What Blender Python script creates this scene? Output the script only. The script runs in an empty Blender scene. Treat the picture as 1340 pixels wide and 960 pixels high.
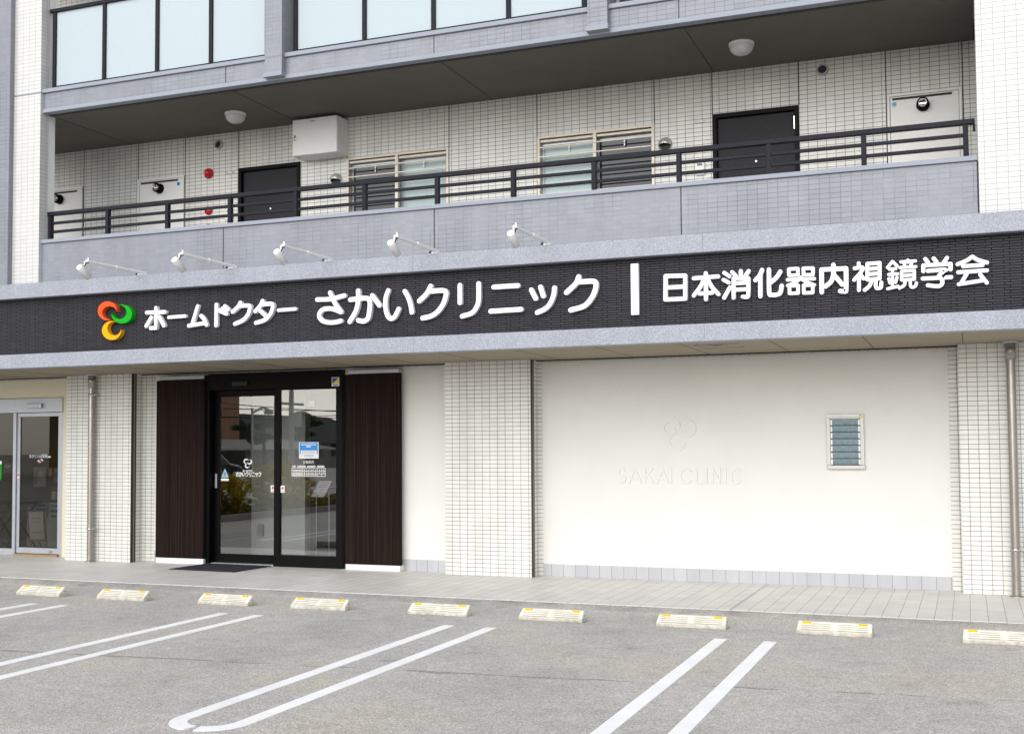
import bpy, bmesh, math, random
from mathutils import Vector, Matrix
R = math.radians
scene = bpy.context.scene
COL = scene.collection

# ------------------------------------------------------------------ camera
cam_data = bpy.data.cameras.new("camera")
cam_data.sensor_width = 36.0
cam_data.lens = 1521.54 / 1340.0 * 36.0
cam_data.shift_y = 0.0250
cam_data.clip_start = 0.1
cam_data.clip_end = 1000.0
cam = bpy.data.objects.new("camera", cam_data)
COL.objects.link(cam)
cam.matrix_world = (Matrix.Translation((4.2024, -13.0323, 1.5517)) @ Matrix.Rotation(R(21.408), 4, 'Z')
                    @ Matrix.Rotation(R(90 + 2.677), 4, 'X') @ Matrix.Rotation(R(-0.367), 4, 'Z'))
scene.camera = cam

# ------------------------------------------------------------------ sky, sun, exposure
SUN_ELEV, SUN_AZ = 34.0, -6.0          # azimuth seen from the facade: minus = from the left
world = bpy.data.worlds.new("World")
scene.world = world
world.use_nodes = True
wn = world.node_tree
sky = wn.nodes.new('ShaderNodeTexSky')
sky.sky_type = 'NISHITA'
sky.sun_disc = False
sky.sun_elevation = R(SUN_ELEV)
sky.sun_rotation = R(180 - SUN_AZ)
sky.air_density = 1.0
sky.dust_density = 0.8
sky.ozone_density = 1.0
hsv = wn.nodes.new('ShaderNodeHueSaturation')       # an overcast sky is greyer than a clear one
hsv.inputs['Saturation'].default_value = 0.35
wn.links.new(sky.outputs[0], hsv.inputs['Color'])
wn.links.new(hsv.outputs[0], wn.nodes['Background'].inputs['Color'])
wn.nodes['Background'].inputs['Strength'].default_value = 0.15

sun_data = bpy.data.lights.new("sun", 'SUN')
sun_data.energy = 1.5
sun_data.angle = R(70)
sun_data.color = (1.0, 0.968, 0.915)
sun = bpy.data.objects.new("sun", sun_data)
COL.objects.link(sun)
sd = Vector((math.sin(R(SUN_AZ)) * math.cos(R(SUN_ELEV)), -math.cos(R(SUN_AZ)) * math.cos(R(SUN_ELEV)), math.sin(R(SUN_ELEV))))
sun.rotation_euler = sd.to_track_quat('Z', 'Y').to_euler()
sun.location = (-8, -20, 22)

scene.view_settings.view_transform = 'Standard'
scene.view_settings.look = 'None'
scene.view_settings.gamma = 1.0
scene.view_settings.use_curve_mapping = False
scene.view_settings.exposure = 0.60
scene.render.engine = 'CYCLES'
scene.cycles.use_denoising = True
scene.cycles.max_bounces = 8
scene.cycles.diffuse_bounces = 6
scene.cycles.transparent_max_bounces = 16
scene.cycles.sample_clamp_indirect = 6.0
scene.cycles.caustics_reflective = False
scene.cycles.caustics_refractive = False

# ------------------------------------------------------------------ helpers
def empty(name, loc=(0, 0, 0), rz=0.0):
    o = bpy.data.objects.new(name, None)
    o.empty_display_size = 0.2
    COL.objects.link(o)
    o.location = loc
    o.rotation_euler.z = rz
    return o

def tag(o, label=None, cat=None, group=None, kind=None):
    if label: o['label'] = label
    if cat: o['category'] = cat
    if group: o['group'] = group
    if kind: o['kind'] = kind
    return o

def copy_tree(o, parent=None):
    c = o.copy()
    COL.objects.link(c)
    if parent is not None:
        c.parent = parent
    for ch in list(o.children):
        copy_tree(ch, c)
    return c

class MB:
    """collects shapes and links them as one mesh object"""
    def __init__(self):
        self.v = []; self.f = []; self.sm = []
    def add(self, vs, fs, smooth=False):
        n = len(self.v)
        self.v += [tuple(a) for a in vs]
        for q in fs:
            self.f.append([i + n for i in q]); self.sm.append(smooth)
        return self
    def box(self, x0, x1, y0, y1, z0, z1):
        vs = [(x, y, z) for x in (x0, x1) for y in (y0, y1) for z in (z0, z1)]
        return self.add(vs, [(0, 1, 3, 2), (4, 6, 7, 5), (0, 4, 5, 1), (2, 3, 7, 6), (0, 2, 6, 4), (1, 5, 7, 3)])
    def obox(self, c, ax, ay, az, hx, hy, hz):
        c = Vector(c); ax, ay, az = Vector(ax).normalized(), Vector(ay).normalized(), Vector(az).normalized()
        vs = [c + ax * (sx * hx) + ay * (sy * hy) + az * (sz * hz) for sx in (-1, 1) for sy in (-1, 1) for sz in (-1, 1)]
        return self.add(vs, [(0, 1, 3, 2), (4, 6, 7, 5), (0, 4, 5, 1), (2, 3, 7, 6), (0, 2, 6, 4), (1, 5, 7, 3)])
    def prism_x(self, prof, x0, x1):
        """profile of (y, z) points run along x"""
        n = len(prof)
        vs = [(x0, y, z) for y, z in prof] + [(x1, y, z) for y, z in prof]
        fs = [list(range(n)), list(range(2 * n - 1, n - 1, -1))]
        fs += [(i, n + i, n + (i + 1) % n, (i + 1) % n) for i in range(n)]
        return self.add(vs, fs)
    def prism_y(self, poly, y0, y1):
        """outline of (x, z) points from y0 (front) to y1"""
        n = len(poly)
        vs = [(x, y0, z) for x, z in poly] + [(x, y1, z) for x, z in poly]
        fs = [list(range(n)), list(range(2 * n - 1, n - 1, -1))]
        fs += [(i, n + i, n + (i + 1) % n, (i + 1) % n) for i in range(n)]
        return self.add(vs, fs)
    def prism_z(self, poly, z0, z1):
        n = len(poly)
        vs = [(x, y, z0) for x, y in poly] + [(x, y, z1) for x, y in poly]
        fs = [list(range(n - 1, -1, -1)), list(range(n, 2 * n))]
        fs += [(i, (i + 1) % n, n + (i + 1) % n, n + i) for i in range(n)]
        return self.add(vs, fs)
    def cyl(self, p0, p1, r0, r1=None, n=24, caps=True, smooth=True):
        r1 = r0 if r1 is None else r1
        p0, p1 = Vector(p0), Vector(p1)
        d = (p1 - p0).normalized()
        a = d.orthogonal().normalized(); b = d.cross(a)
        vs = []
        for p, r in ((p0, r0), (p1, r1)):
            for i in range(n):
                t = 2 * math.pi * i / n
                vs.append(p + a * (r * math.cos(t)) + b * (r * math.sin(t)))
        self.add(vs, [(i, (i + 1) % n, n + (i + 1) % n, n + i) for i in range(n)], smooth)
        if caps:
            self.add(vs[:n], [list(range(n - 1, -1, -1))]); self.add(vs[n:], [list(range(n))])
        return self
    def tube(self, pts, r, n=10):
        for a, b in zip(pts[:-1], pts[1:]):
            self.cyl(a, b, r, r, n)
        return self
    def lathe(self, c, axis, prof, n=32, smooth=True):
        """profile of (distance along axis, radius)"""
        c = Vector(c); d = Vector(axis).normalized()
        a = d.orthogonal().normalized(); b = d.cross(a)
        vs = []; m = len(prof)
        for h, r in prof:
            for i in range(n):
                t = 2 * math.pi * i / n
                vs.append(c + d * h + a * (r * math.cos(t)) + b * (r * math.sin(t)))
        fs = []
        for k in range(m - 1):
            for i in range(n):
                fs.append((k * n + i, k * n + (i + 1) % n, (k + 1) * n + (i + 1) % n, (k + 1) * n + i))
        return self.add(vs, fs, smooth)
    def build(self, name, mat, parent=None, bevel=0.0, seg=1, loc=None):
        me = bpy.data.meshes.new(name)
        me.from_pydata(self.v, [], self.f)
        me.polygons.foreach_set('use_smooth', self.sm)
        bm = bmesh.new(); bm.from_mesh(me)
        bmesh.ops.recalc_face_normals(bm, faces=bm.faces)
        bm.to_mesh(me); bm.free()
        me.materials.append(mat)
        o = bpy.data.objects.new(name, me)
        COL.objects.link(o)
        if parent is not None: o.parent = parent
        if loc is not None: o.location = loc
        if bevel > 0:
            md = o.modifiers.new('bevel', 'BEVEL')
            md.width = bevel; md.segments = seg; md.limit_method = 'ANGLE'; md.angle_limit = R(40)
        return o

def wall_mesh(mb, x0, x1, z0, z1, y0, y1, holes):
    """a wall facing -y with rectangular openings (hx0, hx1, hz0, hz1), one closed solid"""
    xs = sorted({x0, x1, *[h[0] for h in holes], *[h[1] for h in holes]})
    zs = sorted({z0, z1, *[h[2] for h in holes], *[h[3] for h in holes]})
    xs = [x for x in xs if x0 <= x <= x1]; zs = [z for z in zs if z0 <= z <= z1]
    def solid(i, j):
        if i < 0 or j < 0 or i >= len(xs) - 1 or j >= len(zs) - 1: return False
        cx, cz = (xs[i] + xs[i + 1]) / 2, (zs[j] + zs[j + 1]) / 2
        return not any(h[0] < cx < h[1] and h[2] < cz < h[3] for h in holes)
    for i in range(len(xs) - 1):
        for j in range(len(zs) - 1):
            if not solid(i, j): continue
            a, b, c, d = xs[i], xs[i + 1], zs[j], zs[j + 1]
            mb.add([(a, y0, c), (b, y0, c), (b, y0, d), (a, y0, d)], [(0, 1, 2, 3)])
            mb.add([(a, y1, c), (b, y1, c), (b, y1, d), (a, y1, d)], [(3, 2, 1, 0)])
            for (di, dj, q) in ((-1, 0, ((a, c), (a, d))), (1, 0, ((b, d), (b, c))), (0, -1, ((b, c), (a, c))), (0, 1, ((a, d), (b, d)))):
                if not solid(i + di, j + dj):
                    (p, r), (s, t) = q
                    mb.add([(p, y0, r), (s, y0, t), (s, y1, t), (p, y1, r)], [(0, 1, 2, 3)])
    return mb

# ------------------------------------------------------------------ materials
def mat_base(name, color=(0.5, 0.5, 0.5), rough=0.5, metal=0.0, spec=0.5):
    m = bpy.data.materials.new(name)
    m.use_nodes = True
    b = m.node_tree.nodes['Principled BSDF']
    b.inputs['Base Color'].default_value = (*color, 1)
    b.inputs['Roughness'].default_value = rough
    b.inputs['Metallic'].default_value = metal
    b.inputs['Specular IOR Level'].default_value = spec
    return m, m.node_tree, b

def nd(nt, typ, **kw):
    n = nt.nodes.new(typ)
    for k, v in kw.items(): setattr(n, k, v)
    return n

def math_n(nt, op, a, b=None, c=None, clamp=False):
    n = nd(nt, 'ShaderNodeMath', operation=op, use_clamp=clamp)
    for i, x in enumerate((a, b, c)):
        if x is None: continue
        if isinstance(x, (int, float)): n.inputs[i].default_value = x
        else: nt.links.new(x, n.inputs[i])
    return n.outputs[0]

def mixc(nt, fac, a, b, mode='MIX'):
    n = nd(nt, 'ShaderNodeMix', data_type='RGBA', blend_type=mode)
    for s, x in ((n.inputs['Factor'], fac), (n.inputs[6], a), (n.inputs[7], b)):
        if isinstance(x, (int, float)): s.default_value = x
        elif isinstance(x, tuple): s.default_value = (*x, 1) if len(x) == 3 else x
        else: nt.links.new(x, s)
    return n.outputs[2]

def noise(nt, vec, scale, detail=4, rough=0.55):
    n = nd(nt, 'ShaderNodeTexNoise')
    n.inputs['Scale'].default_value = scale
    n.inputs['Detail'].default_value = detail
    n.inputs['Roughness'].default_value = rough
    if vec is not None: nt.links.new(vec, n.inputs['Vector'])
    return n.outputs['Fac']

def ramp(nt, fac, *stops):
    n = nd(nt, 'ShaderNodeValToRGB')
    e = n.color_ramp.elements
    while len(e) < len(stops): e.new(0.5)
    for el, (p, c) in zip(e, stops):
        el.position = p
        el.color = (c, c, c, 1) if isinstance(c, (int, float)) else (*c, 1)
    nt.links.new(fac, n.inputs[0])
    return n.outputs['Color']

def bump(nt, bsdf, height, strength=0.3, dist=0.01):
    n = nd(nt, 'ShaderNodeBump')
    n.inputs['Strength'].default_value = strength
    n.inputs['Distance'].default_value = dist
    nt.links.new(height, n.inputs['Height'])
    nt.links.new(n.outputs[0], bsdf.inputs['Normal'])

def wall_uv(nt):
    """vector (along the wall, up, 0) for upright faces, (x, y, 0) for level ones, from where the face stands"""
    g = nd(nt, 'ShaderNodeNewGeometry')
    sp = nd(nt, 'ShaderNodeSeparateXYZ'); nt.links.new(g.outputs['Position'], sp.inputs[0])
    sn = nd(nt, 'ShaderNodeSeparateXYZ'); nt.links.new(g.outputs['True Normal'], sn.inputs[0])
    side = math_n(nt, 'GREATER_THAN', math_n(nt, 'ABSOLUTE', sn.outputs[0]), 0.7)
    flat = math_n(nt, 'GREATER_THAN', math_n(nt, 'ABSOLUTE', sn.outputs[2]), 0.7)
    inv = math_n(nt, 'SUBTRACT', 1.0, side)
    u = math_n(nt, 'ADD', math_n(nt, 'MULTIPLY', sp.outputs[0], inv), math_n(nt, 'MULTIPLY', sp.outputs[1], side))
    v = math_n(nt, 'ADD', math_n(nt, 'MULTIPLY', sp.outputs[2], math_n(nt, 'SUBTRACT', 1.0, flat)), math_n(nt, 'MULTIPLY', sp.outputs[1], flat))
    c = nd(nt, 'ShaderNodeCombineXYZ')
    nt.links.new(u, c.inputs[0]); nt.links.new(v, c.inputs[1])
    return c.outputs[0], g.outputs['Position'], sp

def tile_mat(name, c1, c2, grout, tw, th, mortar, rough=0.35, off=0.0, freq=2, strength=0.35, spec=0.5, dirt=0.12, grout2=None, shift=(0.0, 0.0)):
    m, nt, b = mat_base(name, c1, rough, 0, spec)
    uv, pos, sp = wall_uv(nt)
    mp = nd(nt, 'ShaderNodeMapping'); mp.inputs['Location'].default_value = (100 * tw + shift[0], 100 * th + shift[1], 0)
    nt.links.new(uv, mp.inputs['Vector'])
    br = nd(nt, 'ShaderNodeTexBrick', offset=off, offset_frequency=freq, squash=1.0)
    br.inputs['Color1'].default_value = (*c1, 1); br.inputs['Color2'].default_value = (*c2, 1)
    br.inputs['Mortar'].default_value = (*grout, 1)
    for k, v in (('Scale', 1.0), ('Mortar Size', mortar), ('Mortar Smooth', 0.2), ('Bias', 0.0), ('Brick Width', tw), ('Row Height', th)):
        br.inputs[k].default_value = v
    nt.links.new(mp.outputs[0], br.inputs['Vector'])
    col = br.outputs['Color']
    if grout2:
        gm = mixc(nt, ramp(nt, noise(nt, pos, 1.7, 2), (0.42, 0), (0.6, 1)), grout, grout2)
        nt.links.new(gm, br.inputs['Mortar'])
    st = nd(nt, 'ShaderNodeMapping'); st.inputs['Scale'].default_value = (2.2, 2.2, 0.35)
    nt.links.new(pos, st.inputs['Vector'])
    dn = ramp(nt, noise(nt, st.outputs[0], 1.4, 5), (0.3, 1.0 - dirt), (0.7, 1.0))
    col = mixc(nt, 1.0, col, dn, 'MULTIPLY')
    nt.links.new(col, b.inputs['Base Color'])
    nt.links.new(math_n(nt, 'ADD', rough, math_n(nt, 'MULTIPLY', br.outputs['Fac'], 0.5), clamp=True), b.inputs['Roughness'])
    h = math_n(nt, 'ADD', math_n(nt, 'SUBTRACT', 1.0, br.outputs['Fac']), math_n(nt, 'MULTIPLY', noise(nt, pos, 60, 2), 0.15))
    bump(nt, b, h, strength, 0.004)
    return m

def plain(name, col, rough=0.5, metal=0.0, spec=0.5, var=0.06, scale=9.0, bmp=0.0, bscale=200.0):
    m, nt, b = mat_base(name, col, rough, metal, spec)
    g = nd(nt, 'ShaderNodeTexCoord')
    f = ramp(nt, noise(nt, g.outputs['Object'], scale, 5), (0.3, 1.0 - var), (0.7, 1.0))
    nt.links.new(mixc(nt, 1.0, (*col, 1), f, 'MULTIPLY'), b.inputs['Base Color'])
    nt.links.new(ramp(nt, noise(nt, g.outputs['Object'], scale * 2.3, 4), (0.3, max(0.02, rough - 0.06)), (0.7, min(1, rough + 0.06))), b.inputs['Roughness'])
    if bmp: bump(nt, b, noise(nt, g.outputs['Object'], bscale, 3), bmp, 0.004)
    return m

def speckle(name, col, dark, light, rough=0.5, scale=260.0):
    m, nt, b = mat_base(name, col, rough)
    g = nd(nt, 'ShaderNodeNewGeometry')
    v = nd(nt, 'ShaderNodeTexVoronoi'); v.inputs['Scale'].default_value = scale * 0.55
    nt.links.new(g.outputs['Position'], v.inputs['Vector'])
    sv = nd(nt, 'ShaderNodeSeparateColor'); nt.links.new(v.outputs['Color'], sv.inputs[0])
    c = ramp(nt, sv.outputs[0], (0.0, dark), (0.22, dark), (0.3, col), (0.72, col), (0.8, light))
    st = nd(nt, 'ShaderNodeMapping'); st.inputs['Scale'].default_value = (3, 3, 0.6)
    nt.links.new(g.outputs['Position'], st.inputs['Vector'])
    c = mixc(nt, 1.0, c, ramp(nt, noise(nt, st.outputs[0], 1.3, 5), (0.3, 0.88), (0.7, 1.0)), 'MULTIPLY')
    nt.links.new(c, b.inputs['Base Color'])
    bump(nt, b, noise(nt, g.outputs['Position'], scale, 2), 0.15, 0.002)
    return m

def glass_mat(name, tint=(0.86, 0.87, 0.86), base=0.17):
    m = bpy.data.materials.new(name); m.use_nodes = True
    nt = m.node_tree; nt.nodes.clear()
    out = nd(nt, 'ShaderNodeOutputMaterial'); mx = nd(nt, 'ShaderNodeMixShader')
    tr = nd(nt, 'ShaderNodeBsdfTransparent'); tr.inputs[0].default_value = (*tint, 1)
    gl = nd(nt, 'ShaderNodeBsdfGlossy'); gl.inputs['Roughness'].default_value = 0.0
    lw = nd(nt, 'ShaderNodeLayerWeight'); lw.inputs['Blend'].default_value = 0.5
    fac = math_n(nt, 'ADD', base, math_n(nt, 'MULTIPLY', math_n(nt, 'POWER', lw.outputs['Facing'], 4.0), 0.9), clamp=True)
    nt.links.new(fac, mx.inputs[0]); nt.links.new(tr.outputs[0], mx.inputs[1]); nt.links.new(gl.outputs[0], mx.inputs[2])
    nt.links.new(mx.outputs[0], out.inputs[0])
    return m

WHITE_TILE_SHADED = tile_mat('white_tile_shaded', (0.79, 0.78, 0.745), (0.73, 0.72, 0.68), (0.20, 0.185, 0.16), 0.1, 0.05, 0.0030, 0.3, grout2=(0.12, 0.11, 0.10), dirt=0.16)  # sheltered copy of the one white tile, shade worked into darker grout
WHITE_TILE_SUNLIT = tile_mat('white_tile_sunlit', (0.625, 0.62, 0.605), (0.59, 0.585, 0.57), (0.40, 0.39, 0.37), 0.1, 0.05, 0.0025, 0.3, grout2=(0.33, 0.32, 0.305), dirt=0.05)  # sunlit copy of the same tile, colour toned down and grout paled for sun
GREY_TILE = tile_mat('grey_tile', (0.250, 0.266, 0.308), (0.222, 0.238, 0.277), (0.17, 0.165, 0.165), 0.1, 0.05, 0.0022, 0.35, grout2=(0.34, 0.32, 0.31), dirt=0.16)
DARK_TILE = tile_mat('dark_tile', (0.046, 0.045, 0.055), (0.035, 0.0345, 0.043), (0.006, 0.006, 0.008), 0.153, 0.025, 0.0038, 0.6, spec=0.2, off=0.33, freq=2, strength=0.7, dirt=0.15)
PAVE_TILE = tile_mat('pave_tile', (0.68, 0.66, 0.625), (0.63, 0.61, 0.58), (0.36, 0.34, 0.31), 0.15, 0.60, 0.0032, 0.5, dirt=0.14, strength=0.25, shift=(0.02, 0.05))
SKIRT_TILE = tile_mat('skirting_tile', (0.50, 0.51, 0.53), (0.46, 0.47, 0.49), (0.25, 0.25, 0.26), 0.15, 0.30, 0.003, 0.5, dirt=0.15, shift=(0.05, 0.12))
GRANITE = speckle('granite', (0.305, 0.326, 0.380), (0.245, 0.264, 0.312), (0.40, 0.418, 0.465), 0.5)
STUCCO = plain('white_stucco', (0.76, 0.75, 0.72), 0.85, spec=0.2, var=0.05, scale=1.6, bmp=0.45, bscale=160.0)
CREAM = plain('cream_stucco', (0.72, 0.67, 0.52), 0.85, spec=0.2, var=0.06, scale=1.6, bmp=0.4, bscale=160.0)
SOFFIT = plain('soffit_board', (0.34, 0.295, 0.22), 0.8, spec=0.2, var=0.05, scale=1.5, bmp=0.1)
CEIL = plain('painted_ceiling', (0.165, 0.155, 0.135), 0.85, spec=0.2, var=0.10, scale=2.5, bmp=0.3, bscale=120)
CAPMETAL = plain('coping_metal', (0.31, 0.335, 0.39), 0.6, 0.0, 0.2, var=0.06, scale=2)
DARKMETAL = plain('charcoal_metal', (0.018, 0.019, 0.025), 0.5, 0.0, 0.12, var=0.12, scale=6)
BLACKFRAME = plain('black_frame', (0.0035, 0.003, 0.003), 0.45, 0.0, 0.10, var=0.2, scale=6)
DOORGREY = plain('door_grey', (0.032, 0.031, 0.035), 0.5, 0.0, 0.12, var=0.10, scale=14)
SEAL = plain('dark_sealant', (0.03, 0.03, 0.03), 0.7)
BRASS = plain('sealant_tan', (0.25, 0.21, 0.13), 0.5, 0.3)
WHITEPAINT = plain('white_paint', (0.86, 0.86, 0.85), 0.4, var=0.04)
LETTERWHITE = plain('letter_white', (0.86, 0.86, 0.87), 0.3, var=0.02)
STEELDOOR = plain('cream_steel', (0.80, 0.79, 0.765), 0.4, 0.0, var=0.05, scale=4)
BEIGEFRAME = plain('beige_aluminium', (0.62, 0.56, 0.47), 0.4, 0.2, var=0.05)
SILVER = plain('silver_aluminium', (0.50, 0.52, 0.56), 0.35, 0.6, var=0.06)
CHROME = plain('stainless', (0.55, 0.54, 0.52), 0.18, 1.0, var=0.05)
PIPESTEEL = plain('pipe_steel', (0.36, 0.33, 0.30), 0.30, 0.8, var=0.05, scale=3)
BLACKHOLE = plain('black_duct', (0.008, 0.008, 0.008), 0.6)
RED = plain('alarm_red', (0.55, 0.012, 0.016), 0.25, var=0.05)
ORANGE = plain('sign_orange', (0.82, 0.095, 0.018), 0.5, spec=0.15, var=0.03)
GREEN = plain('sign_green', (0.004, 0.37, 0.008), 0.5, spec=0.15, var=0.03)
YELLOW = plain('sign_yellow', (0.85, 0.40, 0.002), 0.5, spec=0.15, var=0.03)
DARKPANE = plain('dark_window_glass', (0.022, 0.024, 0.031), 0.06, 0.0, 0.45, var=0.25, scale=2.5)
VENTSTEEL = plain('vent_steel', (0.62, 0.62, 0.61), 0.32, 0.55, var=0.05)
OPAL = plain('opal_glass', (0.62, 0.62, 0.63), 0.25, var=0.03)
FROST = plain('frosted_glass', (0.45, 0.52, 0.555), 0.3, 0.0, 0.15, var=0.02, scale=0.8)
GLASS = glass_mat('door_glass')
CLEAR = glass_mat('clear_glass', (0.90, 0.92, 0.92), 0.012)
SHOPGLASS = glass_mat('shop_glass', (0.62, 0.62, 0.59), 0.05)
REFLECTOR = plain('amber_reflector', (0.95, 0.50, 0.015), 0.25, var=0.05)
PAPER = plain('white_paper', (0.74, 0.75, 0.76), 0.6, var=0.03)
BLUE = plain('print_blue', (0.02, 0.25, 0.72), 0.5, var=0.05)
INK = plain('print_grey', (0.22, 0.24, 0.27), 0.6, var=0.05)
DECAL = plain('white_decal', (0.80, 0.81, 0.82), 0.5, var=0.02)
PINKRED = plain('print_red', (0.62, 0.10, 0.09), 0.5, var=0.04)
NAVY = plain('print_navy', (0.03, 0.05, 0.25), 0.5, var=0.04)
PRINTYELLOW = plain('print_yellow', (0.80, 0.62, 0.03), 0.5, var=0.04)
WOODLIGHT = plain('light_wood', (0.42, 0.25, 0.12), 0.5, var=0.25, scale=12)
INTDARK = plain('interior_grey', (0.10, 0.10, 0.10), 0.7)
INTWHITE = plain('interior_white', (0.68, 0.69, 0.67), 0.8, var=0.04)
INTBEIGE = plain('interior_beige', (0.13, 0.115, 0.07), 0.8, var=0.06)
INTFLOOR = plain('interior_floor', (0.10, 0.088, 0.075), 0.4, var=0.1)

def wood_mat():
    m, nt, b = mat_base('dark_wood', (0.03, 0.02, 0.016), 0.6, 0, 0.04)
    g = nd(nt, 'ShaderNodeNewGeometry')
    mp = nd(nt, 'ShaderNodeMapping'); mp.inputs['Scale'].default_value = (120, 120, 0.6)
    nt.links.new(g.outputs['Position'], mp.inputs['Vector'])
    n1 = noise(nt, mp.outputs[0], 1.0, 3, 0.7)
    c = ramp(nt, n1, (0.30, (0.007, 0.0048, 0.0042)), (0.52, (0.015, 0.0095, 0.008)), (0.72, (0.042, 0.023, 0.016)))
    nt.links.new(c, b.inputs['Base Color'])
    bump(nt, b, n1, 0.25, 0.003)
    return m
WOOD = wood_mat()

def asphalt_mat():
    m, nt, b = mat_base('asphalt', (0.2, 0.19, 0.18), 0.9, 0, 0.3)
    g = nd(nt, 'ShaderNodeNewGeometry'); P = g.outputs['Position']
    sp = nd(nt, 'ShaderNodeSeparateXYZ'); nt.links.new(P, sp.inputs[0])
    base = ramp(nt, noise(nt, P, 0.55, 5, 0.6), (0.36, (0.425, 0.412, 0.390)), (0.50, (0.485, 0.467, 0.440)), (0.63, (0.500, 0.462, 0.408)))
    med = ramp(nt, noise(nt, P, 7.0, 6, 0.7), (0.30, 0.88), (0.65, 1.05))
    c = mixc(nt, 1.0, base, med, 'MULTIPLY')
    v = nd(nt, 'ShaderNodeTexVoronoi'); v.inputs['Scale'].default_value = 130.0
    nt.links.new(P, v.inputs['Vector'])
    sv = nd(nt, 'ShaderNodeSeparateColor'); nt.links.new(v.outputs['Color'], sv.inputs[0])
    c = mixc(nt, 1.0, c, ramp(nt, sv.outputs[0], (0.0, 0.58), (0.25, 0.90), (0.7, 1.03), (0.94, 1.42)), 'MULTIPLY')
    # long cold joint running parallel to the building
    wob = math_n(nt, 'MULTIPLY', math_n(nt, 'SUBTRACT', noise(nt, P, 1.3, 5, 0.65), 0.5), 0.16)
    line = math_n(nt, 'ADD', math_n(nt, 'ADD', sp.outputs[1], wob), math_n(nt, 'MULTIPLY', sp.outputs[0], -0.095))
    d = math_n(nt, 'ABSOLUTE', math_n(nt, 'ADD', line, 5.53))
    wdt = math_n(nt, 'MULTIPLY', ramp(nt, noise(nt, P, 2.2, 3), (0.40, 0.0), (0.62, 1.0)), 0.030)
    crack = math_n(nt, 'LESS_THAN', d, wdt)
    c = mixc(nt, math_n(nt, 'MULTIPLY', crack, 0.42), c, (0.07, 0.066, 0.062))
    bay = math_n(nt, 'ABSOLUTE', math_n(nt, 'SUBTRACT', math_n(nt, 'FRACT', math_n(nt, 'DIVIDE', math_n(nt, 'ADD', sp.outputs[0], 4.61 + 24.0), 2.4)), 0.5))
    bay = math_n(nt, 'SUBTRACT', 1.0, math_n(nt, 'MULTIPLY', bay, 3.2), clamp=True)
    bay = math_n(nt, 'MULTIPLY', bay, ramp(nt, noise(nt, P, 1.6, 5, 0.65), (0.38, 0.0), (0.66, 1.0)))
    c = mixc(nt, math_n(nt, 'MULTIPLY', bay, 0.20), c, (0.22, 0.20, 0.175))
    # a few oil spots and dirt beside the kerb
    spot = ramp(nt, noise(nt, P, 2.6, 2, 0.5), (0.66, 0.0), (0.78, 1.0))
    c = mixc(nt, math_n(nt, 'MULTIPLY', spot, 0.30), c, (0.09, 0.085, 0.08))
    kd = math_n(nt, 'SUBTRACT', 1.0, math_n(nt, 'DIVIDE', math_n(nt, 'ABSOLUTE', math_n(nt, 'ADD', sp.outputs[1], 1.95)), 0.30), clamp=True)
    kd = math_n(nt, 'MULTIPLY', kd, ramp(nt, noise(nt, P, 3.0, 4), (0.35, 0.1), (0.65, 0.6)))
    c = mixc(nt, kd, c, (0.115, 0.107, 0.098))
    nt.links.new(c, b.inputs['Base Color'])
    bump(nt, b, math_n(nt, 'ADD', sv.outputs[1], math_n(nt, 'MULTIPLY', noise(nt, P, 30, 4), 1.5)), 0.35, 0.006)
    return m
ASPHALT = asphalt_mat()

def line_paint():
    m, nt, b = mat_base('road_paint', (0.95, 0.95, 0.94), 0.7)
    g = nd(nt, 'ShaderNodeNewGeometry'); P = g.outputs['Position']
    wear = ramp(nt, noise(nt, P, 45, 5, 0.7), (0.60, 0.0), (0.74, 0.65))
    c = mixc(nt, wear, (0.95, 0.95, 0.94), (0.40, 0.29, 0.27))
    c = mixc(nt, 1.0, c, ramp(nt, noise(nt, P, 3, 3), (0.3, 0.9), (0.7, 1.0)), 'MULTIPLY')
    nt.links.new(c, b.inputs['Base Color'])
    bump(nt, b, noise(nt, P, 150, 2), 0.2, 0.003)
    return m
LINEPAINT = line_paint()

def stop_mat():
    m, nt, b = mat_base('stop_plastic', (0.72, 0.705, 0.64), 0.6)
    g = nd(nt, 'ShaderNodeNewGeometry'); P = g.outputs['Position']
    sp = nd(nt, 'ShaderNodeSeparateXYZ'); nt.links.new(P, sp.inputs[0])
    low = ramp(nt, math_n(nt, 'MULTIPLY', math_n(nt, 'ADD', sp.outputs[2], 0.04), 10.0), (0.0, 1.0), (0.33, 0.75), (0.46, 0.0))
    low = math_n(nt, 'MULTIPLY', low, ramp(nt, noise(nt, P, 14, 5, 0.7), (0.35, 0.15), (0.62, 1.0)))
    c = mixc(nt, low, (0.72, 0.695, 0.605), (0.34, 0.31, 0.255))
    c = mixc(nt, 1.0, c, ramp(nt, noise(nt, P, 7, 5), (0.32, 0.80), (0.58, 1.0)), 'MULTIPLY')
    nt.links.new(c, b.inputs['Base Color'])
    return m
STOPMAT = stop_mat()

def mat_rug():
    m, nt, b = mat_base('loop_mat', (0.035, 0.035, 0.045), 0.95, 0, 0.1)
    g = nd(nt, 'ShaderNodeNewGeometry'); P = g.outputs['Position']
    n1 = noise(nt, P, 160, 3)
    nt.links.new(ramp(nt, n1, (0.35, (0.016, 0.016, 0.022)), (0.65, (0.075, 0.075, 0.095))), b.inputs['Base Color'])
    bump(nt, b, n1, 0.8, 0.01)
    return m
RUG = mat_rug()

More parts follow.
